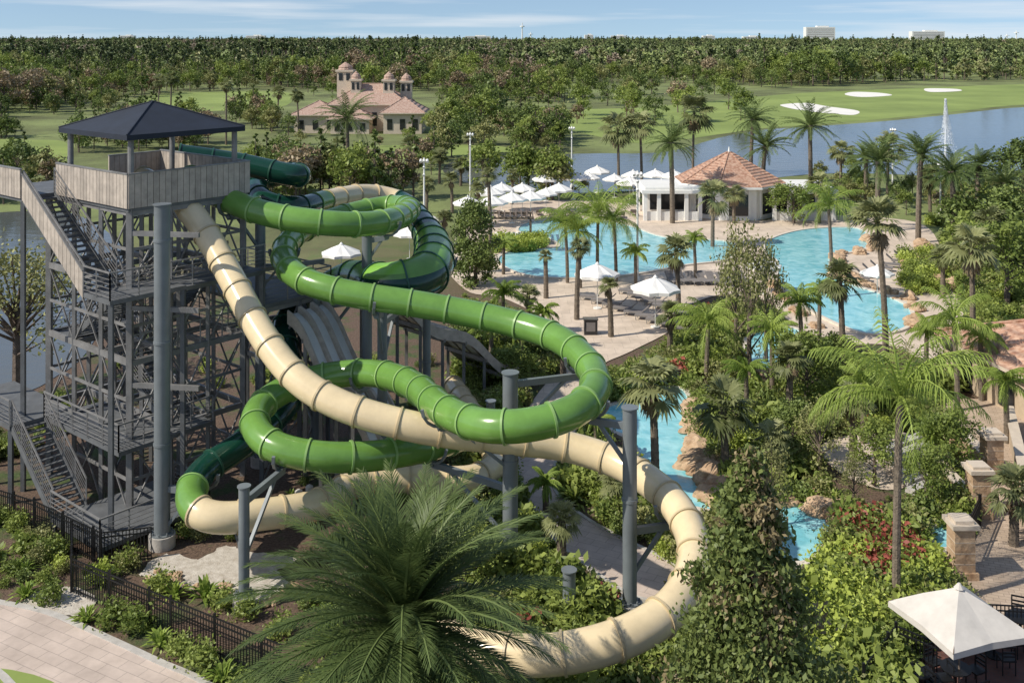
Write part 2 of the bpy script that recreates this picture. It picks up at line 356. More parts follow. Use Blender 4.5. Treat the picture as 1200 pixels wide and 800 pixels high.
slide('cream_water_slide',[(166,210,13.6,r,0),(195,224,13.2,r,0),(230,256,12.1,r,0),(268,320,10.1,r,0),(308,393,8.1,r,0),(350,445,6.8,r,0),(400,475,6.1,r,0),(460,494,5.6,r,0),(520,506,5.2,r,0),(600,515,4.8,r,0),(670,524,4.4,r,0),(738,549,4.0,r,0),(790,590,3.7,r,0),(814,640,3.3,r,0),(805,688,3.0,r,0),(768,728,2.7,r,0),(700,757,2.4,r,0),(620,768,2.1,r,0),(540,754,1.9,r,0),(488,724,1.6,r,0),(450,690,1.3,r,0)],smats)
slide('green_water_slide',[(222,208,13.4,r,1),(250,226,12.9,r,1),(310,250,12.2,r,1),(390,262,11.8,r,1),(450,260,11.5,r,1),(480,245,11.1,r,1),(455,241,10.8,r,1),(400,253,10.6,r,1),(350,273,10.3,r,1),(332,298,10.0,r,1),(350,325,9.6,r,1),(405,343,9.2,r,1),(500,358,8.7,r,1),(590,376,8.2,r,1),(657,398,7.9,r,1),(697,438,7.5,r,1),(686,473,7.3,r,1),(635,495,7.0,r,1),(570,499,6.8,r,1),(520,480,6.5,r,1),(482,450,6.2,r,1),(435,437,5.9,r,1),(370,443,5.5,r,1),(315,467,5.2,r,1),(298,498,4.9,r,1),(328,526,4.5,r,1),(400,536,4.2,r,1),(480,528,3.9,r,1),(540,512,3.5,r,1),(575,500,3.2,r,1)],smats)
slide('dark_green_water_slide',[(210,182,14.1,r,2),(280,192,13.6,r,2),(325,202,13.2,r,2),(352,206,13.0,r,2),(340,203,12.7,r,2),(300,215,12.2,r,2),(310,236,11.7,r,2),(348,243,11.3,r,2),(385,234,11.1,r,0),(430,227,10.9,r,0),(472,236,10.4,r,2),(494,262,9.9,0.7,2,0),(508,292,9.3,.95,2,1),(500,322,8.9,1.05,2,1),(455,335,8.6,1.05,2,1),(410,325,8.2,0.8,2,1),(365,345,7.4,r,2),(335,375,6.6,r,2),(335,410,5.8,r,2),(345,445,4.7,r,2),(330,482,4.0,r,2),(282,522,3.5,r,2),(240,550,3.1,r,2),(222,583,2.8,r,0),(245,606,2.5,r,0),(310,602,2.3,r,0),(375,590,2.1,r,0),(418,566,1.9,r,0),(480,560,1.7,r,0),(550,562,1.5,r,0),(580,543,1.35,r,0),(572,510,1.2,r,0),(548,478,1.1,r,0),(530,450,1.0,r,0)],smats)
def column(px,base,top,rad=0.32,reach=4.0):
    b=G(px,base); z=CH-(top-45)*b.y/1200
    mb=MB(); mb.cyl(b,(b.x,b.y,z),rad,rad,20); mb.cyl((b.x,b.y,0),(b.x,b.y,0.5),rad+0.2,rad+0.2,20,1); mb.cyl((b.x,b.y,z),(b.x,b.y,z+0.04),rad+0.05,rad+0.05,20)
    mb.cyl((b.x,b.y,0.5),(b.x,b.y,0.55),rad+0.13,rad+0.13,20)
    for q in range(8): mb.cyl((b.x+(rad+.08)*math.cos(q*.785),b.y+(rad+.08)*math.sin(q*.785),.55),(b.x+(rad+.08)*math.cos(q*.785),b.y+(rad+.08)*math.sin(q*.785),.64),.03,.03,6)
    for zz in np.arange(4,z-1,4): mb.cyl((b.x,b.y,zz),(b.x,b.y,zz+.10),rad+0.03,rad+0.03,20)
    for s in SL:
        ds=[(Vector((p.x-b.x,p.y-b.y)).length,i) for i,(p,rr) in enumerate(s)]
        loc=[ds[i] for i in range(2,len(ds)-2) if ds[i][0]<=ds[i-1][0] and ds[i][0]<ds[i+1][0] and ds[i][0]<reach]
        for d,i in loc:
            p,rr=s[i]
            zz=p.z-rr-0.2
            zz2=z-0.3 if zz>z-0.1 else zz
            e=Vector((p.x,p.y,zz)); c=Vector((b.x,b.y,zz2))
            if d>rad+0.1 and zz<z+1.5:
                mb.beam(c,e,0.18,0.24); mb.beam((b.x,b.y,max(0.3,zz2-min(2.0,d))),c.lerp(e,0.8),0.12,0.12)
                t=(s[i+1][0]-s[i-1][0]).normalized(); a=t.cross(Vector((0,0,1))).normalized(); u_=a.cross(t)
                K=[p+a*math.cos(q)*(rr+0.13)+u_*math.sin(q)*(rr+0.13) for q in np.linspace(math.pi*1.0,math.pi*2.0,9)]
                for k1,k2 in zip(K[:-1],K[1:]): mb.beam(k1,k2,0.12,0.1)
                mb.beam(p-u_*(rr+0.1),e-Vector((0,0,0.05)),0.2,0.2)
    o=mb.build('slide_support_column',[M_col,M_conc]); smooth_obj(o,.6)
column(190,640,240,0.31,3.2)
column(598,665,437,0.29); column(738,722,478,0.25,3.5); column(286,712,570,0.19,3); column(667,735,668,0.22,3.5)
column(430,545,275,0.24,3.4); column(370,540,345,0.24,3); column(448,575,360,0.22,2.6); column(305,545,238,0.24,3); column(575,560,470,0.2,2.5); column(500,520,330,0.2,2.5)
# ---------------------------------------------------------------- tower
u=Vector((0.64,0.768,0)); v=Vector((-0.768,0.64,0)); N0=Vector((-15.9,42.6,0))
def T(a,b,z):
    p=N0+u*a+v*b; return Vector((p.x,p.y,z))
tw=empty('water_slide_tower')
fr=MB()
AS=[0,1.9,3.75,5.6]; BS=[0,2.33,4.67,7]; ZS=[3.3,6.5,9.6,12.75]
for a in AS:
    for b in BS:
        fr.beam(T(a,b,0),T(a,b,12.9),0.24 if (a in(0,5.6) and b in(0,7)) else 0.16)
for z in ZS:
    for a in AS: fr.beam(T(a,0,z),T(a,7,z),0.14,0.26)
    for b in BS: fr.beam(T(0,b,z-0.03),T(5.6,b,z-0.03),0.14,0.24)
for z in (1.6,4.9,8.0,11.2):
    for a in(0,5.6): fr.beam(T(a,0,z),T(a,7,z),0.08,0.12)
    for b in(0,7): fr.beam(T(0,b,z),T(5.6,b,z),0.08,0.12)
zz=[0.1]+ZS
for k in range(4):
    for i in range(3):
        for a in(0,5.6):
            fr.beam(T(a,BS[i],zz[k]),T(a,BS[i+1],zz[k+1]),0.06)
            if (i+k)%2: fr.beam(T(a,BS[i+1],zz[k]),T(a,BS[i],zz[k+1]),0.06)
        for b in(0,7,4.67):
            fr.beam(T(AS[i],b,zz[k]),T(AS[i+1],b,zz[k+1]),0.06)
            if (i+k)%2==0: fr.beam(T(AS[i+1],b,zz[k]),T(AS[i],b,zz[k+1]),0.06)
for a,b in((0.1,0.1),(5.2,0.1),(0.1,5.2),(5.2,5.2)):
    fr.cyl(T(a,b,13),T(a,b,16.05),0.13,0.13,10)
for z,(a0,b0,a1,b1) in ((9.3,(5.6,0,9.5,-1)),(6.3,(5.6,2.3,9.5,1.5)),(11.9,(0,0,1.6,-2.6)),(8.8,(0,0,1.6,-2.6)),(5.6,(0,0,1.6,-2.6))):
    fr.beam(T(a0,b0,z),T(a1,b1,z),.16,.2)
for z0,z1 in ((0.1,3.8),(3.8,7.8)):
    for (a0,b0),(a1,b1) in (((5.8,-1.3),(7.8,-1.3)),((7.8,-1.3),(9.5,-1.3)),((9.5,-1.3),(9.5,2)),((9.5,2),(9.5,5.1))):
        fr.beam(T(a0,b0,z0),T(a1,b1,z1),.07); fr.beam(T(a1,b1,z0),T(a0,b0,z1),.07); fr.beam(T(a0,b0,z1-.1),T(a1,b1,z1-.1),.12,.2)
fr.build('steel_frame',[M_steel],parent=tw)
dk=MB()
def slab(a0,a1,b0,b1,z,th=0.18,mb=None,mi=0):
    mb=mb or dk; P=[T(a0,b0,0),T(a1,b0,0),T(a1,b1,0),T(a0,b1,0)]
    vs=[(p.x,p.y,z-th) for p in P]+[(p.x,p.y,z) for p in P]
    mb.add(vs,[(3,2,1,0),(4,5,6,7),(0,1,5,4),(1,2,6,5),(2,3,7,6),(3,0,4,7)],mi)
slab(-0.15,5.75,-0.15,7.15,13.05,0.25); slab(-1.7,-0.155,6,10,13.04,0.25); slab(-0.15,3,7.155,10,13.03,0.25)
slab(-1.7,1.7,-1.5,0.6,9.65); slab(0.1,3.4,5.6,6.9,6.5); slab(1.705,3.4,-0.9,0.4,3.35); slab(-1.0,1.7,-0.9,5.19,3.32); slab(-2.6,0.2,5.2,11,3.36)
slab(-2.6,2.2,-2.4,1.5,0.55); slab(5.76,9.6,-1.4,5.2,8.0); slab(1.705,5.7,-1.5,-0.2,9.6)
for a,b in((-2.5,-2.3),(2.1,-2.3),(-2.5,1.4),(-2.5,5.3),(-2.5,8),(-1.6,-1.4),(1.6,-1.4),(5.6,-1.4),(-1.6,6.1),(-1.6,9.9),(9.5,-1.3),(9.5,5.1),(9.5,2),(7.8,-1.3)):
    top={(-2.5,-2.3):0.5,(2.1,-2.3):0.5,(-2.5,1.4):0.5,(-2.5,5.3):3.2,(-2.5,8):3.2,(-1.6,-1.4):9.5,(1.6,-1.4):9.5,(5.6,-1.4):9.5,(-1.6,6.1):12.8,(-1.6,9.9):12.8}.get((a,b),7.8)
    dk.beam(T(a,b,0),T(a,b,top),0.18)
dk.build('decks',[M_deckst],parent=tw)
st=MB(); rl=MB()
def rail(p0,p1,h=1.1,mb=None,n=5,sp=1.2):
    mb=mb or rl; p0=Vector(p0);p1=Vector(p1); L=(p1-p0).length; k=max(1,round(L/sp)); up=Vector((0,0,1))
    for i in range(k+1):
        q=p0.lerp(p1,i/k); mb.beam(q,q+up*h,0.05)
    mb.beam(p0+up*h,p1+up*h,0.06)
    for j in range(n):
        z=up*(h*(0.12+0.8*j/n)); mb.beam(p0+z,p1+z,0.022)
def stair(a0,a1,b0,z0,b1,z1):
    n=max(2,int(abs(z1-z0)/0.175))
    for i in range(n):
        f=(i+0.5)/n; b=b0+(b1-b0)*f; z=z0+(z1-z0)*(i+1)/n; w=abs(b1-b0)/n*0.55
        slab(a0+0.05,a1-0.05,b-w,b+w,z,0.05,st)
    for a in(a0,a1):
        st.beam(T(a,b0,z0-0.12),T(a,b1,z1-0.12),0.06,0.3); rail(T(a,b0,z0),T(a,b1,z1))
stair(-1.65,-0.25,6.0,13.05,0.6,9.65)
stair(0.25,1.65,0.6,9.65,5.6,6.5)
stair(1.85,3.25,5.6,6.5,0.4,3.35)
stair(-2.5,-1.1,5.2,3.36,1.5,0.55)
stair(4.0,5.2,0.6,9.6,5.6,6.5)
for p in([(-1.7,0.6,9.65),(-1.7,-1.5,9.65),(5.7,-1.5,9.65)],[(5.75,-1.4,8),(9.6,-1.4,8),(9.6,5.2,8)],[(-2.6,11,3.36),(-2.6,5.2,3.36)],[(-1.1,5.2,3.36),(-1.0,-0.9,3.32),(3.4,-0.9,3.35)],
         [(-2.6,1.5,0.55),(-2.6,-2.4,0.55),(2.2,-2.4,0.55),(2.2,1.5,0.55)],[(0.1,6.9,6.5),(3.4,6.9,6.5)],[(0,0,6.5),(5.6,0,6.5),(5.6,7,6.5)]):
    for q0,q1 in zip(p[:-1],p[1:]): rail(T(*q0),T(*q1))
st.build('stair_flights',[M_deckst],parent=tw); rl.build('railings',[M_steel],parent=tw)
pp=MB()
def panel(p0,p1,z0,z1,th=0.08):
    p0=Vector(p0);p1=Vector(p1); L=(p1-p0).length; k=max(1,round(L/0.28)); d=(p1-p0)/k; g=(p1-p0).normalized()*0.012
    for i in range(k):
        a=p0+d*i+g; b=p0+d*(i+1)-g; nn=Vector((-g.y,g.x,0)).normalized()*th/2
        vs=[a-nn,b-nn,b+nn,a+nn]; vv=[(q.x,q.y,q.z+z0) for q in vs]+[(q.x,q.y,q.z+z1) for q in vs]
        pp.add(vv,[(3,2,1,0),(4,5,6,7),(0,1,5,4),(1,2,6,5),(2,3,7,6),(3,0,4,7)],R.choice([0,0,2]))
    pp.beam(p0+Vector((0,0,z1+0.03)),p1+Vector((0,0,z1+0.03)),0.12,0.06,1)
panel(T(-0.2,-0.2,0),T(5.8,-0.2,0),12.95,14.35); panel(T(-0.2,5.9,0),T(-0.2,-0.2,0),12.95,14.35)
panel(T(5.8,-0.2,0),T(5.8,7.2,0),12.95,14.35); panel(T(-1.75,10.2,0),T(-1.75,6.0,0),12.95,14.2); panel(T(5.8,7.2,0),T(3,7.2,0),12.95,14.3)
for i in range(16):
    t0,t1=i/16+.002,(i+1)/16-.002; b0,b1=6-5.4*t0,6-5.4*t1; z0,z1=-3.5*t0,-3.5*t1
    pp.add([T(-1.72,b0,12.9+z0),T(-1.72,b1,12.9+z1),T(-1.72,b1,14.0+z1),T(-1.72,b0,14.0+z0),T(-1.66,b0,12.9+z0),T(-1.66,b1,12.9+z1),T(-1.66,b1,14.0+z1),T(-1.66,b0,14.0+z0)],[(0,1,2,3),(7,6,5,4),(3,2,6,7),(0,4,5,1)],R.choice([0,0,2]))
pp.beam(T(-1.69,6,14.04),T(-1.69,.6,10.54),.12,.06,1)
pp.build('parapet_panels',[M_panel,M_steel,M_panel2],parent=tw)
rf=MB(); E=[T(-0.3,-0.3,16),T(5.5,-0.3,16),T(5.5,5.5,16),T(-0.3,5.5,16)]; ap=T(2.6,2.6,17.15)
EB=[p-Vector((0,0,0.22)) for p in E]
rf.add(E+[ap]+EB,[(0,1,4),(1,2,4),(2,3,4),(3,0,4),(5,6,1,0),(6,7,2,1),(7,8,3,2),(8,5,0,3)],0)
for e in E: rf.cyl(e+Vector((0,0,0.02)),ap+Vector((0,0,0.02)),0.035,0.035,6)
rf.build('canopy_roof',[M_roofd],parent=tw)
def racer(p0,p1,lanes,w):
    p0=Vector(p0);p1=Vector(p1); mb=MB(); d=(p1-p0); h=Vector((d.x,d.y,0)).normalized(); s=Vector((h.y,-h.x,0)); n=20
    def pt(t,o,zz=0):
        q=p0.lerp(p1,t); q.z=p0.z+(p1.z-p0.z)*(t-0.05*math.sin(t*4*math.pi)); return q+s*o+Vector((0,0,zz))
    W=lanes*w
    for i in range(n):
        t0,t1=i/n,(i+1)/n
        for l in range(lanes):
            o=-W/2+l*w
            K=[(0,0.25),(0.1,0.25),(0.14,0),(w-0.14,0),(w-0.1,0.25),(w,0.25)]
            for (a,za),(b,zb) in zip(K[:-1],K[1:]): mb.add([pt(t0,o+a,za),pt(t0,o+b,zb),pt(t1,o+b,zb),pt(t1,o+a,za)],[(0,1,2,3)],0 if za==zb==0 else 1)
        for o in(-W/2,W/2): mb.add([pt(t0,o,0.252),pt(t1,o,0.252),pt(t1,o,-0.35),pt(t0,o,-0.35)],[(0,1,2,3)],1)
        if i%3==0 and i>0:
            for o in(-W/2+0.2,W/2-0.2):
                q=pt(t0,o,-0.3); mb.beam((q.x,q.y,0),q,0.16,0.16,2)
            mb.beam(pt(t0,-W/2,-0.35),pt(t0,W/2,-0.35),0.12,0.2,2)
    mb.build('mat_racer_slide',[M_rac,M_panel,M_steel])
racer((-9.6,47.6,7.4),(-4.4,44.8,0.9),3,0.85)
racer((-8.0,52.2,7.4),(-0.8,59.5,1.0),4,0.85)
c=G(350,600,0)
for i,dx in enumerate(np.arange(0,2.6,0.45)):
    mb=MB(); hh=0.9+0.2*math.sin(dx*3); mb.cyl((0,0,0),(0,0,hh),0.18,0.16,12); mb.cyl((0,0,hh),(0,0,hh+.08),0.16,0.05,12); mb.build('concrete_bollard',[M_conc],loc=(c.x+dx,c.y,0))
# ---------------------------------------------------------------- palms
def frond(mb,base,az,el,length,droop,nl,ll,lw,mi=0,near=False,tb=0.5,sag=0.3):
    h=Vector((math.cos(az),math.sin(az),0)); K=10; pts=[]; p=Vector(base)
    for i in range(K+1):
        s=i/K; e=el-droop*s**1.3; d=h*math.cos(e)+Vector((0,0,math.sin(e))); pts.append((p.copy(),d.copy())); p=p+d*length/K
    side0=Vector((-h.y,h.x,0))
    for i in range(0,K,2 if not near else 1):
        j=min(K,i+(2 if not near else 1)); mb.cyl(pts[i][0],pts[j][0],0.045*(1-i/K)+0.012,0.045*(1-j/K)+0.012,3,mi,min(1,tb+0.4),False)
    for k in range(nl):
        s=0.1+0.9*(k+R.random()*0.6)/nl; f=s*K; i=min(K-1,int(f)); a=pts[i][0].lerp(pts[i+1][0],f-i); d=pts[i][1]
        upv=side0.cross(d)*-1
        if upv.z<0: upv=-upv
        L=ll*(0.25+0.75*math.sin(math.pi*min(1,0.12+0.85*s))**0.8)
        for sg in(-1,1):
            ang=math.radians(58-32*s); dd=(side0*sg*math.sin(ang)+d*math.cos(ang)+upv*(0.28 if near else 0.1)*(1-s)*1.2+Vector((R.uniform(-.1,.1),R.uniform(-.1,.1),-sag*R.uniform(0.3,1)))).normalized()
            w=d*lw; mid=a+dd*L*0.55; tip=a+dd*L+Vector((0,0,-L*sag*(0.6 if near else 0.8)))
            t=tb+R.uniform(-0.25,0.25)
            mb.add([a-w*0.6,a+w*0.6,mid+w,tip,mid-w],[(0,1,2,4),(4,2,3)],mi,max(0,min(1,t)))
def fan(mb,base,az,el,pl,rad,mi=0,tb=0.5):
    h=Vector((math.cos(az),math.sin(az),0)); d=h*math.cos(el)+Vector((0,0,math.sin(el))); hub=Vector(base)+d*pl+Vector((0,0,-0.12*pl))
    mb.cyl(base,hub,0.03,0.02,3,mi,min(1,tb+0.2),False)
    s0=Vector((-h.y,h.x,0)); n=13
    el2=el-0.35; d=h*math.cos(el2)+Vector((0,0,math.sin(el2)))
    s0=(s0+Vector((0,0,R.uniform(-.5,.5)))).normalized()
    for i in range(n):
        an=math.radians(-115+230*(i+0.5)/n); dd=(d*math.cos(an)+s0*math.sin(an)).normalized(); L=rad*(0.75+0.25*math.cos(an))*R.uniform(.85,1.15)
        w=d.cross(dd); w=dd.cross(w).normalized() if w.length>1e-3 else s0
        mid=hub+dd*L*0.55; w=w*L*0.085; tip=hub+dd*L+Vector((0,0,-L*0.25))
        mb.add([hub,mid-w,tip,mid+w],[(0,1,2,3)],mi,max(0,min(1,tb+R.uniform(-.25,.25))))
def trunk(mb,h,r0,r1,mi=1,lean=(0,0),seg=14,n=9):
    for i in range(seg):
        f0,f1=i/seg,(i+1)/seg
        q=lambda f:Vector((lean[0]*f*f*h,lean[1]*f*f*h,h*f))
        rr0=r0+(r1-r0)*f0; rr1=r0+(r1-r0)*f1
        mb.cyl(q(f0),q(f1),rr0*0.97,rr1*1.06,n,mi,0.5,False)
    return q(1)
def palm(kind,px,base,crown,rpx):
    b=G(px,base); h=CH-(crown-45)*b.y/1200; rad=rpx*b.y/1200
    mb=MB(); h=max(h,0.3)
    lean=(R.uniform(-.05,.05),R.uniform(-.05,.05))
    if kind=='fan':
        top=trunk(mb,h,0.2,0.15,1,lean); nf=34
        for i in range(10):
            fan(mb,top-Vector((0,0,.15)),R.uniform(0,6.28),math.radians(R.uniform(-80,-50)),rad*.35,rad*.4,2,.4)
        for i in range(nf):
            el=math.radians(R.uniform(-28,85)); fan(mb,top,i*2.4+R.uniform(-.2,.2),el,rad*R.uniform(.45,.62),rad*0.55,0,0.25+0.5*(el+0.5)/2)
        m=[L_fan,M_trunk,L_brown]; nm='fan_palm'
    elif kind=='date':
        top=trunk(mb,h,0.28,0.24,1,lean); mb.cyl(top-Vector((0,0,0.7)),top+Vector((0,0,0.1)),0.26,0.40,9,1); nf=46
        for i in range(nf):
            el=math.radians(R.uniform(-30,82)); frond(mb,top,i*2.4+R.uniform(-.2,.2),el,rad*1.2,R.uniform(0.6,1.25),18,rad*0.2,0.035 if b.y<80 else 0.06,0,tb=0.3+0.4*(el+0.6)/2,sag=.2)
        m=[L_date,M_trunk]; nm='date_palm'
    else:
        top=trunk(mb,h,0.15,0.12,1,lean); mb.cyl(top-Vector((0,0,0.1)),top+Vector((0,0,0.7)),0.12,0.08,8,0,0.8); nf=22
        for i in range(nf):
            el=math.radians(R.uniform(-10,80)); frond(mb,top+Vector((0,0,0.3)),i*2.4+R.uniform(-.3,.3),el,rad*1.3,R.uniform(1.2,1.9),24,rad*0.27,0.028,0,tb=0.45,sag=0.6)
        m=[L_queen,M_trunk]; nm='queen_palm'
    mb.build(nm,m,loc=(b.x,b.y,0))
PALMS=[('date',408,218,138,36),('fan',725,222,152,26),('fan',752,222,145,22),('date',788,262,168,30),('fan',812,205,133,28),('date',880,205,140,28),('date',893,240,172,30),('date',950,235,148,32),
('date',1028,272,190,34),('date',1076,285,182,32),('date',1118,295,202,32),('fan',1040,232,172,22),('queen',975,350,245,36),('fan',1038,432,262,38),('fan',1140,400,292,36),('queen',1122,482,382,42),('fan',988,450,328,30),
('fan',768,572,452,44),('fan',850,562,478,42),('queen',828,450,386,40),('fan',795,358,296,26),('queen',700,330,255,44),('queen',680,338,275,30),('queen',722,330,262,34),('queen',665,332,268,30),('fan',676,375,290,16),('fan',640,350,300,10),('fan',716,395,335,14),
('fan',658,668,608,26),('queen',1050,722,478,96),('fan',575,300,205,12),('fan',1188,640,575,36),('fan',570,215,188,12),('fan',540,218,192,12),('fan',640,235,200,12),('fan',985,225,178,18),('date',1015,240,185,22),('fan',835,290,232,26),
('fan',450,150,118,10),('fan',480,200,170,14),('fan',515,215,182,12),('fan',300,200,172,12),('fan',380,212,185,14),('fan',340,225,190,14),('fan',620,392,345,16),('queen',575,440,392,24),('fan',720,600,565,22),('fan',1160,330,262,26),('fan',1090,250,208,18),('queen',1150,470,400,26),('fan',550,190,160,10),('fan',600,240,205,10),('fan',185,140,95,10),('fan',200,150,92,10),('fan',265,170,100,10),('fan',785,420,368,20),
('queen',590,400,350,22),('queen',612,440,388,22),('fan',660,440,398,14),('queen',636,410,372,18),('queen',905,470,392,26),('fan',925,500,420,26),('queen',940,440,360,24),('queen',875,500,440,24),('fan',1000,540,470,26),('queen',1085,460,395,22),('queen',960,400,345,20),('fan',1105,350,300,18),('queen',1180,520,455,30),('fan',560,320,290,10),('queen',700,545,500,20),('queen',520,650,610,22),('queen',640,600,575,20),('fan',905,560,510,24),('queen',1012,520,455,26),('date',1145,270,195,26),('date',1180,290,215,28),('fan',860,262,228,16),('fan',960,262,215,18),('fan',455,215,185,12),('fan',430,235,200,12),('fan',500,250,215,12),('fan',350,160,112,10),('fan',325,150,108,10),('queen',815,330,285,14),('queen',1100,560,520,24),('fan',530,250,210,12),('fan',558,262,222,12),('queen',745,335,300,16),('fan',520,290,255,12),('queen',590,322,290,14)]
for p in PALMS: palm(*p)
mb=MB(); b=Vector((-2.6,24.6,0)); top=trunk(mb,5.8,0.42,0.38,1,seg=24,n=14)
mb.cyl(top-Vector((0,0,1.1)),top+Vector((0,0,0.1)),0.4,0.6,14,1)
for i in range(125):
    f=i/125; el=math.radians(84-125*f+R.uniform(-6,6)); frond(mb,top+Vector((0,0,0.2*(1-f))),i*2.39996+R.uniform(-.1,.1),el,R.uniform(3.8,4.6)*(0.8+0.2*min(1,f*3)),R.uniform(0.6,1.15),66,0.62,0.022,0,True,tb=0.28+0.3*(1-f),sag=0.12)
mb.build('date_palm',[L_date,M_trunk],loc=b)
# ---------------------------------------------------------------- trees
def tree(seed,h,cr,cb,clumps,lpc,ls,shape='round',leafmi=0,tr=0.25,mix=0.0,hang=0):
    rr=np.random.RandomState(seed); mb=MB(); R2=random.Random(seed)
    th=cb+(h-cb)*(0.9 if shape=='cone' else 0.45); bend=Vector((R2.uniform(-.3,.3),R2.uniform(-.3,.3),0))*h*0.06
    mb.cyl((0,0,0),Vector((0,0,th*0.5))+bend*0.5,tr,tr*0.7,7,1,caps=False); mb.cyl(Vector((0,0,th*0.5))+bend*0.5,Vector((0,0,th))+bend,tr*0.7,tr*0.3,7,1,caps=False)
    for c in range(clumps):
        if shape=='cone':
            f=rr.rand()**1.25; z=cb+(h-cb)*f; rad=cr*(1-f)**0.85*(0.65+0.6*rr.rand()); an=rr.rand()*6.28; q=0.45+0.55*rr.rand()
            ctr=Vector((math.cos(an)*rad*q,math.sin(an)*rad*q,z)); cs=cr*0.16*(0.45+0.9*(1-f))
        elif shape=='column':
            f=rr.rand(); z=cb+(h-cb)*f; prof=math.sin(math.pi*min(1,0.2+0.75*f))**0.7; an=rr.rand()*6.28; q=(0.4+0.6*rr.rand())*cr*prof
            ctr=Vector((math.cos(an)*q,math.sin(an)*q,z)); cs=cr*0.28
        else:
            d=rr.normal(size=3); d/=np.linalg.norm(d); d[2]=abs(d[2])*1.0 if rr.rand()<0.75 else d[2]
            q=(0.55+0.45*rr.rand()); ctr=Vector((d[0]*cr*q,d[1]*cr*q,cb+(h-cb)*(0.35+0.55*d[2]*q))); cs=cr*(0.24+0.12*rr.rand())
        if c<14 or shape=='open':
            s=Vector((0,0,min(th,max(cb*0.7,ctr.z*0.6)))); mb.cyl(s+bend*(s.z/th),ctr,tr*0.32,tr*0.06,4,1,caps=False)
        P=rr.normal(size=(lpc,3))*np.array([cs,cs,cs*0.75])*0.55+np.array(ctr)
        P=P[P[:,2]>0.05]
        ct=rr.rand(); Tt=0.2+0.5*ct+rr.rand(len(P))*0.3-0.05
        mb.leaves(P,ls,Tt,2 if rr.rand()<mix else leafmi,hang=hang)
    return mb
SPEC=[(1,13,4.6,3,'round',L_oak,'oak',F_a),(2,12,4.2,3.5,'round',L_mid,'broadleaf',F_b),(3,15,3.0,3.5,'cone',L_oak,'pine',F_c),(4,13,3.3,3,'round',L_brown,'winter_cypress',F_d),(5,11,4.0,2.5,'round',L_olive,'olive',F_e)]
FT=[tree(s,h,cr,cb,30,34,0.42,sh).mesh(n+'_tree_mesh',[m,M_bark]) for s,h,cr,cb,sh,m,n,fm in SPEC]
FTL=[tree(s+50,h,cr,cb*.5,18,16,0.85,sh).mesh(n+'_far_mesh',[fm,M_bark]) for s,h,cr,cb,sh,m,n,fm in SPEC]
NEAR=[tree(11,8,3.0,2,38,90,0.17).mesh('garden_tree_a',[L_mid,M_bark]),tree(12,7,2.6,1.8,36,90,0.16).mesh('garden_tree_b',[L_oak,M_bark]),tree(13,8,2.0,1.0,50,42,0.11,hang=.3).mesh('garden_tree_c',[L_olive,M_bark])]
def instancer(name,meshname,me,pts):
    mb=MB()
    for x,y,z,s,an in pts:
        c,sn=math.cos(an)*s/2,math.sin(an)*s/2
        mb.add([(x-c+sn,y-sn-c,z),(x+c+sn,y+sn-c,z),(x+c-sn,y+sn+c,z),(x-c-sn,y-sn+c,z)],[(0,1,2,3)])
    if not pts: return
    o=mb.build(name,[]); o.instance_type='FACES'; o.use_instance_faces_scale=True; o.instance_faces_scale=1.0
    o.show_instancer_for_render=False; o.show_instancer_for_viewport=False
    ch=bpy.data.objects.new(meshname,me); scn.collection.objects.link(ch); ch.parent=o
def boundary(px):
    xs=[-200,0,100,330,500,600,650,760,860,960,1100,1400]; ys=[142,138,120,104,114,120,118,113,107,101,95,94]
    return float(np.interp(px,xs,ys))
buckets=[[] for _ in SPEC]; far=[[] for _ in SPEC]
def addtree(x,y,s,w=None):
    k=R.choices(range(5),w or [1,1,.9,.5,.7])[0]; (buckets if y<480 else far)[k].append((x,y,0,s,R.random()*6.28))
y=180.0
while y<5200:
    sp=7.8 if y<480 else (9.5 if y<900 else (15 if y<1800 else 30))
    W=y*0.60+40; x=-W
    while x<W:
        X=x+R.uniform(-.5,.5)*sp; Y=y+R.uniform(-.5,.5)*sp; px,py=PX(X,Y)
        if py<boundary(px) and not blocked(X,Y) and not(320<px<515 and 108<py<175):
            big=0.7 if Y<420 else 0.9
            nz_=math.sin(X*.012+1)+math.sin(Y*.009+X*.004)
            gap=math.sin(X*.021+.5)*math.sin(Y*.017+1.1)
            if gap>.55 and Y<900: x+=sp; continue
            w=[1,1.3,.7,.15,.8] if px>640 else [.8,.8,.9,.9,.8]
            w[3]*=max(.1,.8+1.2*nz_); w[2]*=max(.2,1-.8*nz_)
            hs=1+.25*math.sin(X*.03)*math.sin(Y*.02+2)
            addtree(X,Y,R.uniform(.5,1.3)*big*hs*(1.0 if Y<1800 else 1.4),w)
        x+=sp
    y+=sp
for _ in range(2300):
    px=R.uniform(-150,660); py=R.uniform(108,240); p=G(px,py)
    if blocked(p.x,p.y): continue
    if 325<px<512 and 118<py<178: continue
    n_=math.sin(p.x*.06+1)*math.sin(p.y*.035+2)+.5*math.sin(p.x*.15+p.y*.09)
    if n_<-0.15 or R.random()> (p.y/230.0)**2*.8+0.13: continue
    addtree(p.x,p.y,R.uniform(.28,.6),[1.2,.8,.8,.5,.8])
for px,py,s in ((338,160,.45),(352,170,.3),(478,168,.3),(505,160,.5),(515,166,.7),(395,174,.22),(445,172,.2),(552,150,.9),(575,150,1.0),(565,158,.9),(530,160,.8)):
    p=G(px,py); addtree(p.x,p.y,s*.9,[1,1,.2,.4,1])
for _ in range(110):
    px=R.uniform(640,1250); py=R.uniform(210,262) if px>900 else R.uniform(208,234); p=G(px,py)
    if blocked(p.x,p.y) or (740<px<940 and py>210): continue
    addtree(p.x,p.y,R.uniform(.18,.3),[1,1,.1,.2,1])
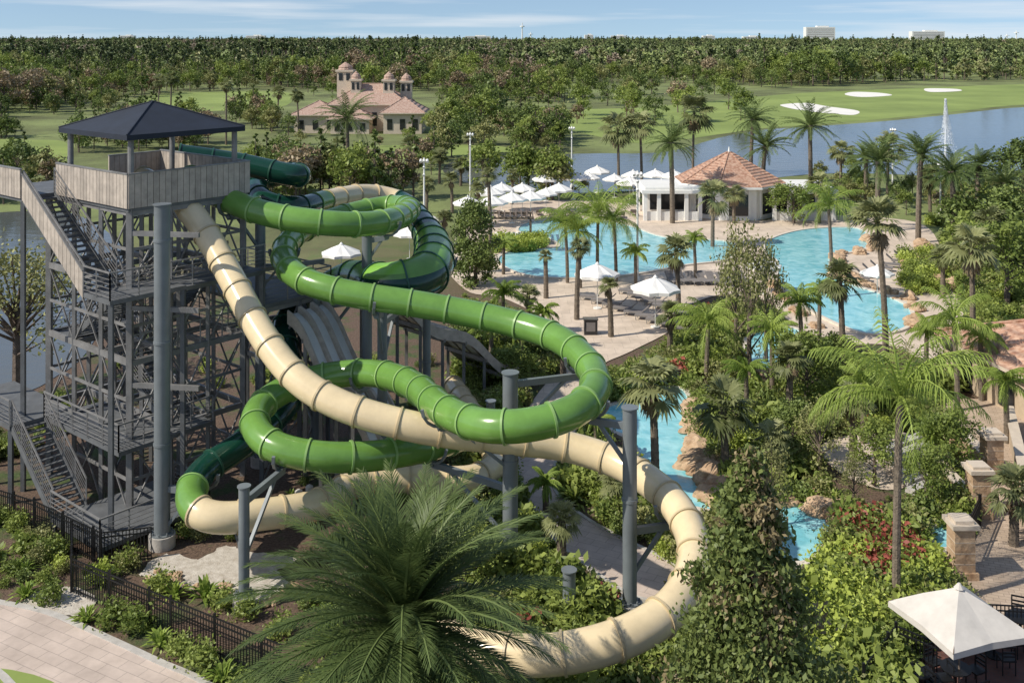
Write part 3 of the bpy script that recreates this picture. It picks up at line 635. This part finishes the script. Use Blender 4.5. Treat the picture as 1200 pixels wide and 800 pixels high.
for _ in range(60):
    px=R.uniform(640,900); py=R.uniform(110,150); p=G(px,py)
    if R.random()<0.5: addtree(p.x,p.y,R.uniform(.35,.8),[1,1.4,.3,.2,.8])
for _ in range(70):
    px=R.uniform(1130,1330); py=R.uniform(240,330); p=G(px,py); addtree(p.x,p.y,R.uniform(.3,.5),[1,1,.1,.1,1])
for k in range(5):
    instancer('woodland_trees',SPEC[k][6]+'_tree_near_instance',FT[k],buckets[k]); instancer('distant_forest',SPEC[k][6]+'_tree_far_instance',FTL[k],far[k])
me=tree(21,9.0,3.9,3.0,46,80,0.13,'open',tr=0.3).mesh('lakeside_tree',[L_olive,M_bark]); place(me,'lakeside_tree',G(20,466))
me=tree(22,6.8,1.85,0.4,80,120,0.12,'column',tr=0.2).mesh('rounded_cypress',[L_oak,M_bark]); place(me,'cypress_tree',G(557,335))
me=tree(23,10.4,3.0,0.4,460,130,0.075,'cone',tr=0.2,mix=0.2,hang=0.7).mesh('foreground_conifer',[L_con,M_bark,L_conb]); place(me,'conifer_tree',(5.5,23.6,0))
for px,base,sx,sz,k in[(878,455,0.75,1.3,2),(862,425,0.6,1.2,2),(898,425,0.55,1.05,2),(1175,300,1.2,1.0,1),(945,480,.6,.6,0),(960,560,.5,.5,2),(1180,360,1,.9,0),(930,540,.4,.45,1),(1110,560,.45,.45,0),(1010,490,.5,.4,0),(545,690,.4,.35,0),(560,420,.6,.45,1),(1200,250,1.4,1.3,1),(930,262,.8,.6,0),(1025,570,.4,.4,0),(905,620,.4,.5,2),(620,425,.5,.4,1),(600,455,.45,.35,0),(1060,470,.5,.45,2),(1085,600,.35,.4,0),(1000,600,.3,.35,2),(980,450,.5,.45,1),(860,520,.35,.35,0),(1125,440,.5,.4,0)]:
    place(NEAR[k],'garden_tree',G(px,base),R.random()*6,(sx,sx,sz))
# ---------------------------------------------------------------- shrubs
def shrub(seed,m,ls=0.085,n=15,lpc=50,h=1.0,upb=0.3,asp=0.55):
    rr=np.random.RandomState(seed); mb=MB()
    for c in range(n):
        an=rr.rand()*6.28; q=rr.rand()**0.5*0.42; ctr=np.array([math.cos(an)*q,math.sin(an)*q,h*(0.2+0.55*rr.rand()*(1-q))])
        P=rr.normal(size=(lpc,3))*0.16+ctr; P=P[P[:,2]>0]; mb.leaves(P,ls,0.2+0.5*rr.rand()+0.3*rr.rand(len(P)),0,upb=upb,asp=asp)
    return mb.mesh('shrub_mesh_%d'%seed,[m])
def spiky(seed,m,n=46):
    mb=MB(); r2=random.Random(seed)
    for i in range(n):
        az=r2.uniform(0,6.28); el=r2.uniform(0.2,1.4); L=r2.uniform(.6,1.0); d=Vector((math.cos(az)*math.cos(el),math.sin(az)*math.cos(el),math.sin(el))); s=Vector((-math.sin(az),math.cos(az),0))*0.06
        b_=Vector((r2.uniform(-.1,.1),r2.uniform(-.1,.1),0)); mid=b_+d*L*.6; tip=b_+d*L-Vector((0,0,.25*L))
        mb.add([b_-s*.4,b_+s*.4,mid+s,tip,mid-s],[(0,1,2,4),(4,2,3)],0,r2.random())
    return mb.mesh('spiky_%d'%seed,[m])
SH=[shrub(31,L_oak,.07),shrub(32,L_mid,.07),shrub(33,L_yel,.07),shrub(34,L_olive,.06),spiky(35,L_mid),spiky(36,L_queen),shrub(37,L_red),shrub(38,L_mid,0.13,14,34)]
SN=['dark_shrub','green_shrub','golden_shrub','olive_shrub','spiky_plant','fern_plant','red_cordyline','broadleaf_shrub']
sb=[[] for _ in SH]
def inslab(x,y):
    q=Vector((x,y,0))-N0; a=q.dot(u); b_=q.dot(v); return -3<a<10 and -2.8<b_<10
def view_clear(x,y,s):
    k=1+s/(20-s)
    for f in(.5,1.0):
        kk=1+(k-1)*f+0.01
        if blocked(x*kk,y*kk): return False
    return not (blocked(x+.5*s,y) or blocked(x-.5*s,y))
for _ in range(14500):
    px=R.uniform(540,1260); py=R.uniform(262,860)
    p=G(px,py)
    if R.random()>min(1,(p.y/70.0)**2.2+0.12): continue
    if blocked(p.x,p.y): continue
    nzv=math.sin(p.x*.7+1.3)*math.sin(p.y*.6+.4)+math.sin(p.x*.23+p.y*.31)
    if nzv<-0.9 and R.random()<.7: continue
    w=[1.3,3,.8+1.8*(nzv>0.9),1.8,1.4,1.4,.12,2]
    if px<760 and py>400: w=[2,3,.4,1.2,1,1.2,.1,2.2]
    if px<800 and py>560 and R.random()<.35: continue
    k=R.choices(range(8),w)[0]; s=R.uniform(.5,1.5)
    if not view_clear(p.x,p.y,s):
        if R.random()<.4: continue
        s=R.uniform(.25,.5)
        if not view_clear(p.x,p.y,s*.8): continue
    sb[k].append((p.x,p.y,0,s,R.random()*6.28))
for _ in range(1500):
    px=R.uniform(-120,620); py=R.uniform(420,860); p=G(px,py)
    if blocked(p.x,p.y) or inslab(p.x,p.y): continue
    if px<90 and py<470: continue
    if px<360 and py>684 and px+ (py-700)*-1.6 < 330 and not(px<40 and py<700): continue
    if R.random()<0.66 and not(px<110 and py<720): continue
    s=R.uniform(.35,.95)
    if not view_clear(p.x,p.y,s): continue
    k=R.choices(range(8),[1.5,3,.6,2,1.5,1,.1,1])[0]; sb[k].append((p.x,p.y,0,s,R.random()*6))
for i,(px,py) in enumerate([(102,728),(131,731),(160,741),(188,756),(213,770),(238,784),(262,798),(188,693),(60,705),(30,700),(285,812),(150,665),(240,700),(262,712),(290,724),(205,700),(330,745)]):
    p=G(px,py); sb[1 if i%3 else 5].append((p.x,p.y,0,R.uniform(.8,1.05),R.random()*6))
for i in range(34):
    p=G(R.uniform(1005,1070),R.uniform(630,690)); sb[6].append((p.x,p.y,0,R.uniform(.8,1.5),R.random()*6))
for i in range(30):
    p=G(R.uniform(960,1025),R.uniform(715,770)); sb[2].append((p.x,p.y,0,R.uniform(1,1.7),R.random()*6))
for i in range(40):
    p=G(R.uniform(575,640),R.uniform(285,296)); sb[2].append((p.x,p.y,0,R.uniform(.8,1.5),R.random()*6))
for i in range(60):
    p=G(R.uniform(1060,1110),R.uniform(300,345)); sb[2 if R.random()<.5 else 1].append((p.x,p.y,0,R.uniform(.8,1.5),R.random()*6))
for k,me in enumerate(SH): instancer('shrubbery',SN[k],me,sb[k])
# ---------------------------------------------------------------- rocks
def rocks(name,pxline,n,smin,smax,spread=0.6):
    P=catmull([tuple(G(*p)) for p in pxline],False,10); mb=MB()
    for i in range(n):
        q=P[R.randrange(len(P))]; s=R.uniform(smin,smax); bm=bmesh.new(); bmesh.ops.create_icosphere(bm,subdivisions=3,radius=s)
        ph=[R.uniform(0,6) for _ in range(8)]; sc=(R.uniform(.9,1.4),R.uniform(.8,1.1),R.uniform(.6,.95))
        for vv in bm.verts:
            c=vv.co/s; k=1+.16*math.sin(3*c.x+ph[0])+.14*math.sin(4*c.y+ph[1])+.11*math.sin(6*c.z+ph[2])+.07*math.sin(9*c.x+7*c.y+ph[3])+.05*math.sin(13*c.z-8*c.x+ph[4])
            k=round(k*9)/9*.5+k*.5
            vv.co=Vector((c.x*sc[0],c.y*sc[1],c.z*sc[2]))*s*k
        bm.verts.ensure_lookup_table(); o=Vector((q[0]+R.uniform(-spread,spread),q[1]+R.uniform(-spread,spread),s*.35))
        mb.add([vv.co+o for vv in bm.verts],[tuple(x.index for x in f.verts) for f in bm.faces]); bm.free()
    mb.build(name,[M_rock])
rocks('rock_wall',[(814,478),(820,520),(828,555),(850,590)],90,.3,.7,.5)
rocks('rock_border',[(1022,278),(1018,292),(985,302),(978,318),(1000,332),(1040,344),(1072,360),(1068,385)],55,.25,.6)
rocks('rock_border',[(940,400),(930,425),(900,442)],20,.25,.5)
rocks('rock_border',[(895,592),(960,595),(985,612)],22,.25,.5)
rocks('rock_border',[(1070,285),(1090,300),(1075,315),(1110,335)],20,.35,.7)
rocks('rock_border',[(905,335),(925,358),(960,385)],16,.25,.5,.3)
rocks('rock_border',[(175,668),(240,690),(300,705),(345,690)],26,.08,.2,.4)
# ---------------------------------------------------------------- buildings
def hip(mb,cx,cy,w,d,z0,z1,rot,over=0.6,mi=0):
    ca,sa=math.cos(rot),math.sin(rot)
    def q(x,y,z): return (cx+x*ca-y*sa,cy+x*sa+y*ca,z)
    W=w/2+over;D=d/2+over; rx=max(0,(w-d)/2) if w>d else 0; ry=max(0,(d-w)/2) if d>w else 0
    vs=[q(-W,-D,z0),q(W,-D,z0),q(W,D,z0),q(-W,D,z0),q(-rx-.05,-ry-.05,z1),q(rx+.05,-ry-.05,z1),q(rx+.05,ry+.05,z1),q(-rx-.05,ry+.05,z1)]
    mb.add(vs,[(0,1,5,4),(1,2,6,5),(2,3,7,6),(3,0,4,7),(4,5,6,7)],mi)
    vb=[(a,b_,c-0.2) for a,b_,c in vs[:4]]
    mb.add(vs[:4]+vb,[(4,5,1,0),(5,6,2,1),(6,7,3,2),(7,4,0,3),(7,6,5,4)],1)
    for i,j in((0,4),(1,5),(2,6),(3,7),(4,5)): mb.cyl(Vector(vs[i])+Vector((0,0,.03)),Vector(vs[j])+Vector((0,0,.03)),.11,.11,6,mi)
def rbox(mb,cx,cy,ox,oy,z,sz,rot,mi):
    ca,sa=math.cos(rot),math.sin(rot); mb.box((cx+ox*ca-oy*sa,cy+ox*sa+oy*ca,z),sz,rot,mi)
pb=empty('pool_bar_pavilion'); cx,cy=24.8,117.0
W=MB(); Rf=MB(); Wd=MB()
n=8; oc=lambda r_,z:[(cx+r_*math.cos(math.pi/8+i*math.pi/4),cy+r_*math.sin(math.pi/8+i*math.pi/4),z) for i in range(n)]
W.prism([(p[0],p[1]) for p in oc(5.2,0)],0,3.9)
a=oc(6.3,3.8);b2=oc(0.25,7.0); Rf.add(a+b2,[(i,(i+1)%8,(i+1)%8+8,i+8) for i in range(8)]+[tuple(range(8,16))],0)
for i in range(8): Rf.cyl(a[i],b2[i],.1,.1,6,0)
a2=oc(6.3,3.55); Rf.add(a+a2,[(i+8,(i+1)%8+8,(i+1)%8,i) for i in range(8)]+[tuple(range(15,7,-1))],1)
Rf.cyl((cx,cy,7),(cx,cy,7.6),0.15,0.05,8,1)
for i in range(8):
    an=math.pi/4*(i+1); x=cx+math.cos(an)*4.82;y_=cy+math.sin(an)*4.82; Wd.box((x,y_,1.7),(0.12,2.4,2.3),an)
    for s in(-1.2,1.2): W.box((x-math.sin(an)*s+math.cos(an)*.05,y_+math.cos(an)*s+math.sin(an)*.05,1.9),(.25,.25,3.5),an)
for sx,w_ in((-7.2,6.0),(7.2,6.5)):
    Rf.box((cx+sx,cy-1.5,3.2),(w_+.8,7.4,0.35),0,1); Rf.box((cx+sx,cy-1.5,3.5),(w_,6.6,0.25),0,1)
    for i in range(5):
        for yy in(-4.8,1.6): W.box((cx+sx-w_/2+i*w_/4,cy+yy,1.5),(.4,.4,3.0),0)
    W.box((cx+sx,cy+.4,1.5),(w_-1,3,3.0)); Wd.box((cx+sx,cy-1.13,1.6),(w_-2,.1,1.9)); W.box((cx+sx,cy-4.75,.5),(w_-.5,.2,1.0))
W.build('walls',[M_white],parent=pb); Rf.build('roof',[M_tile,M_white],parent=pb); Wd.build('window_openings',[M_dark],parent=pb)
rb=empty('tiled_roof_changing_house'); cx,cy,rot=32.0,58.0,0.2
W=MB();Rf=MB();Wd=MB()
W.box((cx,cy,1.3),(12,7,2.6),rot); hip(Rf,cx,cy,12,7,2.62,4.2,rot,.7)
for ox in(-4,-1.2,1.8,4.5): rbox(Wd,cx,cy,ox,-3.53,1.15,(1.3,.12,2.0),rot,0); rbox(W,cx,cy,ox,-3.56,2.3,(1.7,.2,.2),rot,0)
for oy in(-2,1.5): rbox(Wd,cx,cy,-6.03,oy,1.2,(.12,1.2,1.9),rot,0)
rbox(W,cx,cy,0,-3.58,.2,(12.1,.2,.4),rot,0)
W.build('walls',[M_tan],parent=rb); Rf.build('roof',[M_tile,M_stucco],parent=rb); Wd.build('window_and_door_openings',[M_dark],parent=rb)
cb_=empty('golf_clubhouse'); W=MB();Rf=MB();Wd=MB()
def clubpart(cx,cy,w,d,zw,zr,rot=0):
    W.box((cx,cy,zw/2),(w,d,zw),rot); hip(Rf,cx,cy,w,d,zw+.01,zr,rot,.8)
    k=int(w/2.6)
    for i in range(k): rbox(Wd,cx,cy,-w/2+(i+.5)*w/k,-d/2-.04,zw*.45,(1.1,.12,zw*.5),rot,0)
C=G(430,155); X0,Y0=C.x,C.y
clubpart(X0,Y0+8,16,12,5.8,10.0); clubpart(X0-10.5,Y0+2,9,9,3.9,6.6); clubpart(X0+8,Y0+1,8,10,4.4,7.4); clubpart(X0-3,Y0-1,8,6,3.2,5.2)
for ox,oy,w_,h in((-6,9,3.3,12.8),(4,6,2.4,10.8),(7.5,9,2.4,10.4),(-3.2,6,2.1,10.9)):
    W.box((X0+ox,Y0+oy,h/2),(w_,w_,h)); W.box((X0+ox,Y0+oy,h),(w_+.6,w_+.6,.4))
    for sx in(-.7,.7): Wd.box((X0+ox+sx*w_*.35,Y0+oy-w_/2-.04,h-1.3),(w_*.25,.1,1.5))
    Rf.cyl((X0+ox,Y0+oy,h+.2),(X0+ox,Y0+oy,h+1.0),w_*.5,w_*.45,12,0); Rf.cyl((X0+ox,Y0+oy,h+1.0),(X0+ox,Y0+oy,h+1.9),w_*.45,w_*.05,12,0)
W.build('walls',[M_stucco],parent=cb_); Rf.build('roof',[M_tile2,M_stucco],parent=cb_); Wd.build('windows',[M_dark],parent=cb_)
for px,w_,top,d in((960,34,32,3200),(1086,38,37,3400),(725,18,42,4200),(690,10,41,4300),(300,22,42,4200),(560,30,42.5,4300),(830,14,42,4100),(880,20,43,4200),(150,16,42,4200)):
    X=(px-600)*d/1200; z=CH+(45-top)*d/1200; wd=w_*d/1200; mb=MB(); mb.box((X,d,z/2),(wd,30,z)); mb.box((X+wd*.1,d,z+2),(wd*.4,20,4))
    for k in range(5): mb.box((X,d-15.2,z*(.45+.11*k)),(wd*.92,.6,z*.025),0,1)
    mb.build('distant_hotel',[M_white,M_grey])
for px,top in((612,27),(622,38),(1180,40),(1191,36)):
    d=4000; X=(px-600)*d/1200; z=CH+(45-top)*d/1200; mb=MB(); mb.cyl((X,d,0),(X,d,z),3.2,1.6,8); mb.cyl((X,d,z*.8),(X,d,z*.85),9,9,10); mb.build('distant_observation_tower',[M_white])
# ---------------------------------------------------------------- furniture
def umb(nr=8,rad=1.6,h=2.5,rise=.7):
    mb=MB(); mb.cyl((0,0,0),(0,0,h+rise),.03,.03,8,1); mb.cyl((0,0,0),(0,0,.1),.3,.3,12,1)
    off=math.pi/nr; P=[(rad*math.cos(off+i*2*math.pi/nr),rad*math.sin(off+i*2*math.pi/nr)) for i in range(nr)]
    top=(0,0,h+rise)
    for i in range(nr):
        j=(i+1)%nr; a=(*P[i],h);b=(*P[j],h); m=((P[i][0]+P[j][0])/2*.95,(P[i][1]+P[j][1])/2*.95,h+.03)
        ha=(P[i][0]*.5,P[i][1]*.5,h+rise*.54); hb=(P[j][0]*.5,P[j][1]*.5,h+rise*.54); hm=((ha[0]+hb[0])/2,(ha[1]+hb[1])/2,ha[2]-.05)
        mb.add([top,ha,hm,hb],[(0,1,2),(0,2,3)]); mb.add([ha,a,m,b,hb,hm],[(0,1,2,5),(5,2,3,4)])
        mb.add([a,m,(m[0],m[1],h-.17),(*P[i],h-.18)],[(0,1,2,3)]); mb.add([m,b,(*P[j],h-.18),(m[0],m[1],h-.17)],[(0,1,2,3)])
        mb.beam((*P[i],h-.01),(P[i][0]*.1,P[i][1]*.1,h+rise*.85),.03,.03,1)
    mb.cyl((0,0,h+rise-.03),(0,0,h+rise+.12),.16,.04,8,0)
    return mb
um=umb().mesh('umbrella_round',[M_canvas,M_white])
for px,py in[(548,262),(577,262),(600,258),(622,255),(575,250),(640,232),(672,230),(690,226),(720,228),(742,224),(768,226),(700,222),(655,244),(612,243),(588,244),(738,236),(775,238),(790,228),(640,246),(480,300),(500,285),(400,330),(470,272)]:
    place(um,'parasol',G(px,py+4),R.random(),R.uniform(.9,1.1))
for px,py,s in((700,362,1.05),(768,384,1.1),(895,345,.9),(1028,350,.8)): place(um,'parasol',G(px,py),R.random(),s)
mb=umb(4,2.05,2.35,.95); o=mb.build('cafe_parasol',[M_canvas2,M_bark]); o.location=((1124-600)*31.2/1200,31.2,0); o.rotation_euler=(0,0,0.3)
def lounger():
    mb=MB(); mb.box((0,0,.33),(.66,1.3,.06),0,0)
    mb.add([(-.33,.65,.30),(.33,.65,.30),(.33,1.2,.78),(-.33,1.2,.78),(-.33,.65,.36),(.33,.65,.36),(.33,1.17,.83),(-.33,1.17,.83)],[(3,2,1,0),(4,5,6,7),(0,1,5,4),(1,2,6,5),(2,3,7,6),(3,0,4,7)],0)
    for x in(-.3,.3):
        mb.beam((x,-.65,.28),(x,.75,.28),.05,.06,1)
        for y_ in(-.55,.6): mb.beam((x,y_,0),(x,y_,.28),.05,.05,1)
    return mb.mesh('lounger',[M_grey,M_steel])
lo=lounger()
for i in range(9):
    place(lo,'lounge_chair',G(690+i*13,352+i*4.6,0)+Vector((0,0,.05)),-1.9)
    if i<8: place(lo,'lounge_chair',G(735+i*10,345+i*4.4,0)+Vector((0,0,.05)),-1.9)
for i in range(14): place(lo,'lounge_chair',G(560+i*14,254+R.uniform(-2,2))+Vector((0,0,.05)),R.uniform(-.3,.3)+3.1)
for i in range(8): place(lo,'lounge_chair',G(1010+i*9,330-i*4)+Vector((0,0,.05)),1.2)
for i in range(8): place(lo,'lounge_chair',G(790+i*12,334+R.uniform(-1,1))+Vector((0,0,.05)),.3)
for px,base,top in((497,298,185),(551,240,155),(670,220,148),(747,330,200),(1046,222,150),(1102,250,190),(1154,290,235)):
    b=G(px,base); z=CH-(top-45)*b.y/1200; mb=MB(); mb.cyl((0,0,0),(0,0,z),.11,.07,10); mb.cyl((0,0,0),(0,0,.4),.25,.2,10)
    mb.beam((-.35,0,z-.2),(.35,0,z-.2),.06)
    for s in(-.3,0,.3): mb.cyl((s,-.05,z-.15),(s,-.3,z-.35),.1,.14,8)
    for s in(.8,1.5): mb.cyl((0,-.05,z-s),(0,-.25,z-s-.12),.1,.13,8)
    mb.build('light_pole',[M_white],loc=(b.x,b.y,0))
b=G(1108,180); z=9.5; mb=MB(); rr=np.random.RandomState(5)
f=rr.rand(7000)**.7; an=rr.rand(7000)*6.28; rad=(.18+.45*(1-f)+1.3*(1-f)**2.2)*rr.rand(7000)**.7
mb.leaves(np.stack([np.cos(an)*rad+.5*(1-f)*rr.rand(7000),np.sin(an)*rad,f*z],1),.06,np.ones(7000)*.5,0,hang=1); mb.cyl((0,0,0),(0,0,z*.9),.2,.05,8,0)
mb.build('fountain_jet',[M_spray],loc=b)
def fence(line,h=1.25,name='iron_fence',sp=.13):
    mb=MB(); P=[G(*p) for p in line]
    for a,b in zip(P[:-1],P[1:]):
        L=(b-a).length; d=(b-a)/L; k=int(L/sp)
        for i in range(k+1):
            q=a+d*i*sp; post=i%16==0
            mb.beam(q,q+Vector((0,0,h+(.12 if post else 0))),.08 if post else .028)
        for z in(.15,h-.2,h-.02): mb.beam(a+Vector((0,0,z)),b+Vector((0,0,z)),.04)
    mb.build(name,[M_black])
fence([(-60,590),(40,622),(118,662),(178,655)]); fence([(84,650),(84,694)]); fence([(84,694),(200,745),(330,802)])
fence([(1012,830),(1050,778),(1100,800)]); fence([(1130,748),(1205,752)],1.2); fence([(1125,668),(1150,612)],1.2)
for px,py in((1126,674),(1146,604),(1162,560)):
    b=G(px,py); mb=MB(); mb.box((0,0,.95),(.75,.75,1.9)); mb.box((0,0,.15),(.95,.95,.3)); mb.box((0,0,1.98),(1.0,1.0,.16),0,1); mb.box((0,0,2.12),(.7,.7,.12),0,1)
    for z in(.6,1.0,1.4): mb.box((0,0,z),(.765,.765,.02),0,1)
    mb.build('stone_pillar',[M_rock,M_stucco],loc=b)
def wall(line,h,th,m,name):
    mb=MB(); P=[G(*p) for p in line]
    for a,b in zip(P[:-1],P[1:]): mb.beam(a+Vector((0,0,h/2)),b+Vector((0,0,h/2)),th,h,0); mb.beam(a+Vector((0,0,h+.05)),b+Vector((0,0,h+.05)),th+.12,.1,1)
    mb.build(name,[m,M_stucco])
wall([(1092,520),(1130,530),(1160,562)],.9,.4,M_rock,'stone_wall'); wall([(1095,555),(1128,590),(1148,600)],.7,.4,M_rock,'stone_wall')
wall([(1182,500),(1215,640)],1.0,.35,M_tan,'garden_wall')
mb=MB()
for i in range(8):
    q=G(1060+i*6,540+i*7); mb.box((q.x,q.y,.9-.11*i),(3,.45,.2),.6)
mb.build('garden_steps',[M_conc])
def chairset():
    mb=MB(); mb.cyl((0,0,.7),(0,0,.74),.45,.45,16); mb.cyl((0,0,0),(0,0,.7),.04,.04,8); mb.cyl((0,0,0),(0,0,.03),.28,.28,12)
    for k in range(4):
        an=k*math.pi/2+.4; c,s=math.cos(an),math.sin(an); x,y_=c*.85,s*.85; mb.box((x,y_,.45),(.45,.45,.05),an)
        for dx,dy in((-.2,-.2),(.2,-.2),(.2,.2),(-.2,.2)):
            qx,qy=x+dx*c-dy*s,y_+dx*s+dy*c; mb.beam((qx,qy,0),(qx,qy,.9 if dx>0 else .45),.035)
        for z in(.6,.72,.88): mb.beam((x+.2*c+.2*s,y_+.2*s-.2*c,z),(x+.2*c-.2*s,y_+.2*s+.2*c,z),.03,.05)
    return mb.mesh('table_set',[M_black])
ts=chairset()
for px,py in((1165,770),(1195,750),(1120,812),(1075,815)): place(ts,'cafe_table_set',G(px,py)+Vector((0,0,.065)),R.random()*3)
mb=MB(); b=G(598,282)
for x in(-2,2):
    for y_ in(-1.5,1.5): mb.box((x,y_,1.25),(.18,.18,2.5))
for i in range(9): mb.box((-2.2+i*.55,0,2.65),(.12,3.6,.15))
mb.box((0,-1.5,2.48),(4.6,.15,.18)); mb.box((0,1.5,2.48),(4.6,.15,.18)); mb.box((0,0,.4),(3,2,.5),0,1)
mb.build('cabana_pergola',[M_bark,M_canvas],loc=b)
mb=MB(); mb.box((0,0,.5),(.9,.6,1.0)); mb.box((0,0,1.03),(1.0,.7,.06)); mb.box((0,-.31,.55),(.6,.02,.6),0,1); mb.build('towel_station',[M_dark,M_grey],loc=G(692,392)+Vector((0,0,.05)))
# ---------------------------------------------------------------- light / world / camera
el=math.radians(43); dx,dy=-0.90,-0.34; l=math.hypot(dx,dy); dx/=l;dy/=l
sun=bpy.data.lights.new('sun','SUN'); sun.energy=5.0; sun.angle=math.radians(.53); sun.color=(1,.94,.83)
so=bpy.data.objects.new('sun',sun); scn.collection.objects.link(so)
so.rotation_euler=Vector((dx*math.cos(el),dy*math.cos(el),math.sin(el))).to_track_quat('Z','Y').to_euler()
w=bpy.data.worlds.new('World'); scn.world=w; w.use_nodes=True; nt=w.node_tree; N=nt.nodes; L=nt.links
bg=N['Background']; sk=N.new('ShaderNodeTexSky'); sk.sky_type='NISHITA'; sk.sun_disc=False; sk.sun_elevation=el; sk.sun_rotation=math.atan2(dx,dy)
sk.dust_density=0.6; sk.ozone_density=2.0
tc=N.new('ShaderNodeTexCoord'); va=N.new('ShaderNodeVectorMath'); va.operation='ADD'; va.inputs[1].default_value=(0,0,.12)
L.new(tc.outputs['Generated'],va.inputs[0]); L.new(va.outputs[0],sk.inputs['Vector'])
mp=N.new('ShaderNodeMapping'); mp.inputs['Scale'].default_value=(3,3,60); L.new(tc.outputs['Generated'],mp.inputs['Vector'])
nz=N.new('ShaderNodeTexNoise'); nz.inputs['Scale'].default_value=1.2; nz.inputs['Detail'].default_value=6; L.new(mp.outputs[0],nz.inputs['Vector'])
rp=N.new('ShaderNodeValToRGB'); rp.color_ramp.elements[0].position=.5; rp.color_ramp.elements[1].position=.72; rp.color_ramp.elements[0].color=(0,0,0,1); rp.color_ramp.elements[1].color=(.7,.7,.7,1); L.new(nz.outputs['Fac'],rp.inputs['Fac'])
mx=N.new('ShaderNodeMixRGB'); L.new(rp.outputs[0],mx.inputs[0]); L.new(sk.outputs[0],mx.inputs[1]); mx.inputs[2].default_value=(6.2,6.5,6.8,1)
L.new(mx.outputs[0],bg.inputs['Color']); bg.inputs['Strength'].default_value=.135
cam=bpy.data.cameras.new('camera'); co=bpy.data.objects.new('camera',cam); scn.collection.objects.link(co); scn.camera=co
co.location=(0,0,CH); co.rotation_euler=(math.pi/2,0,0); cam.sensor_width=36; cam.lens=36; cam.shift_y=-355/1200; cam.clip_end=20000; cam.clip_start=.5
scn.view_settings.view_transform='Standard'; scn.view_settings.look='None'; scn.view_settings.exposure=0
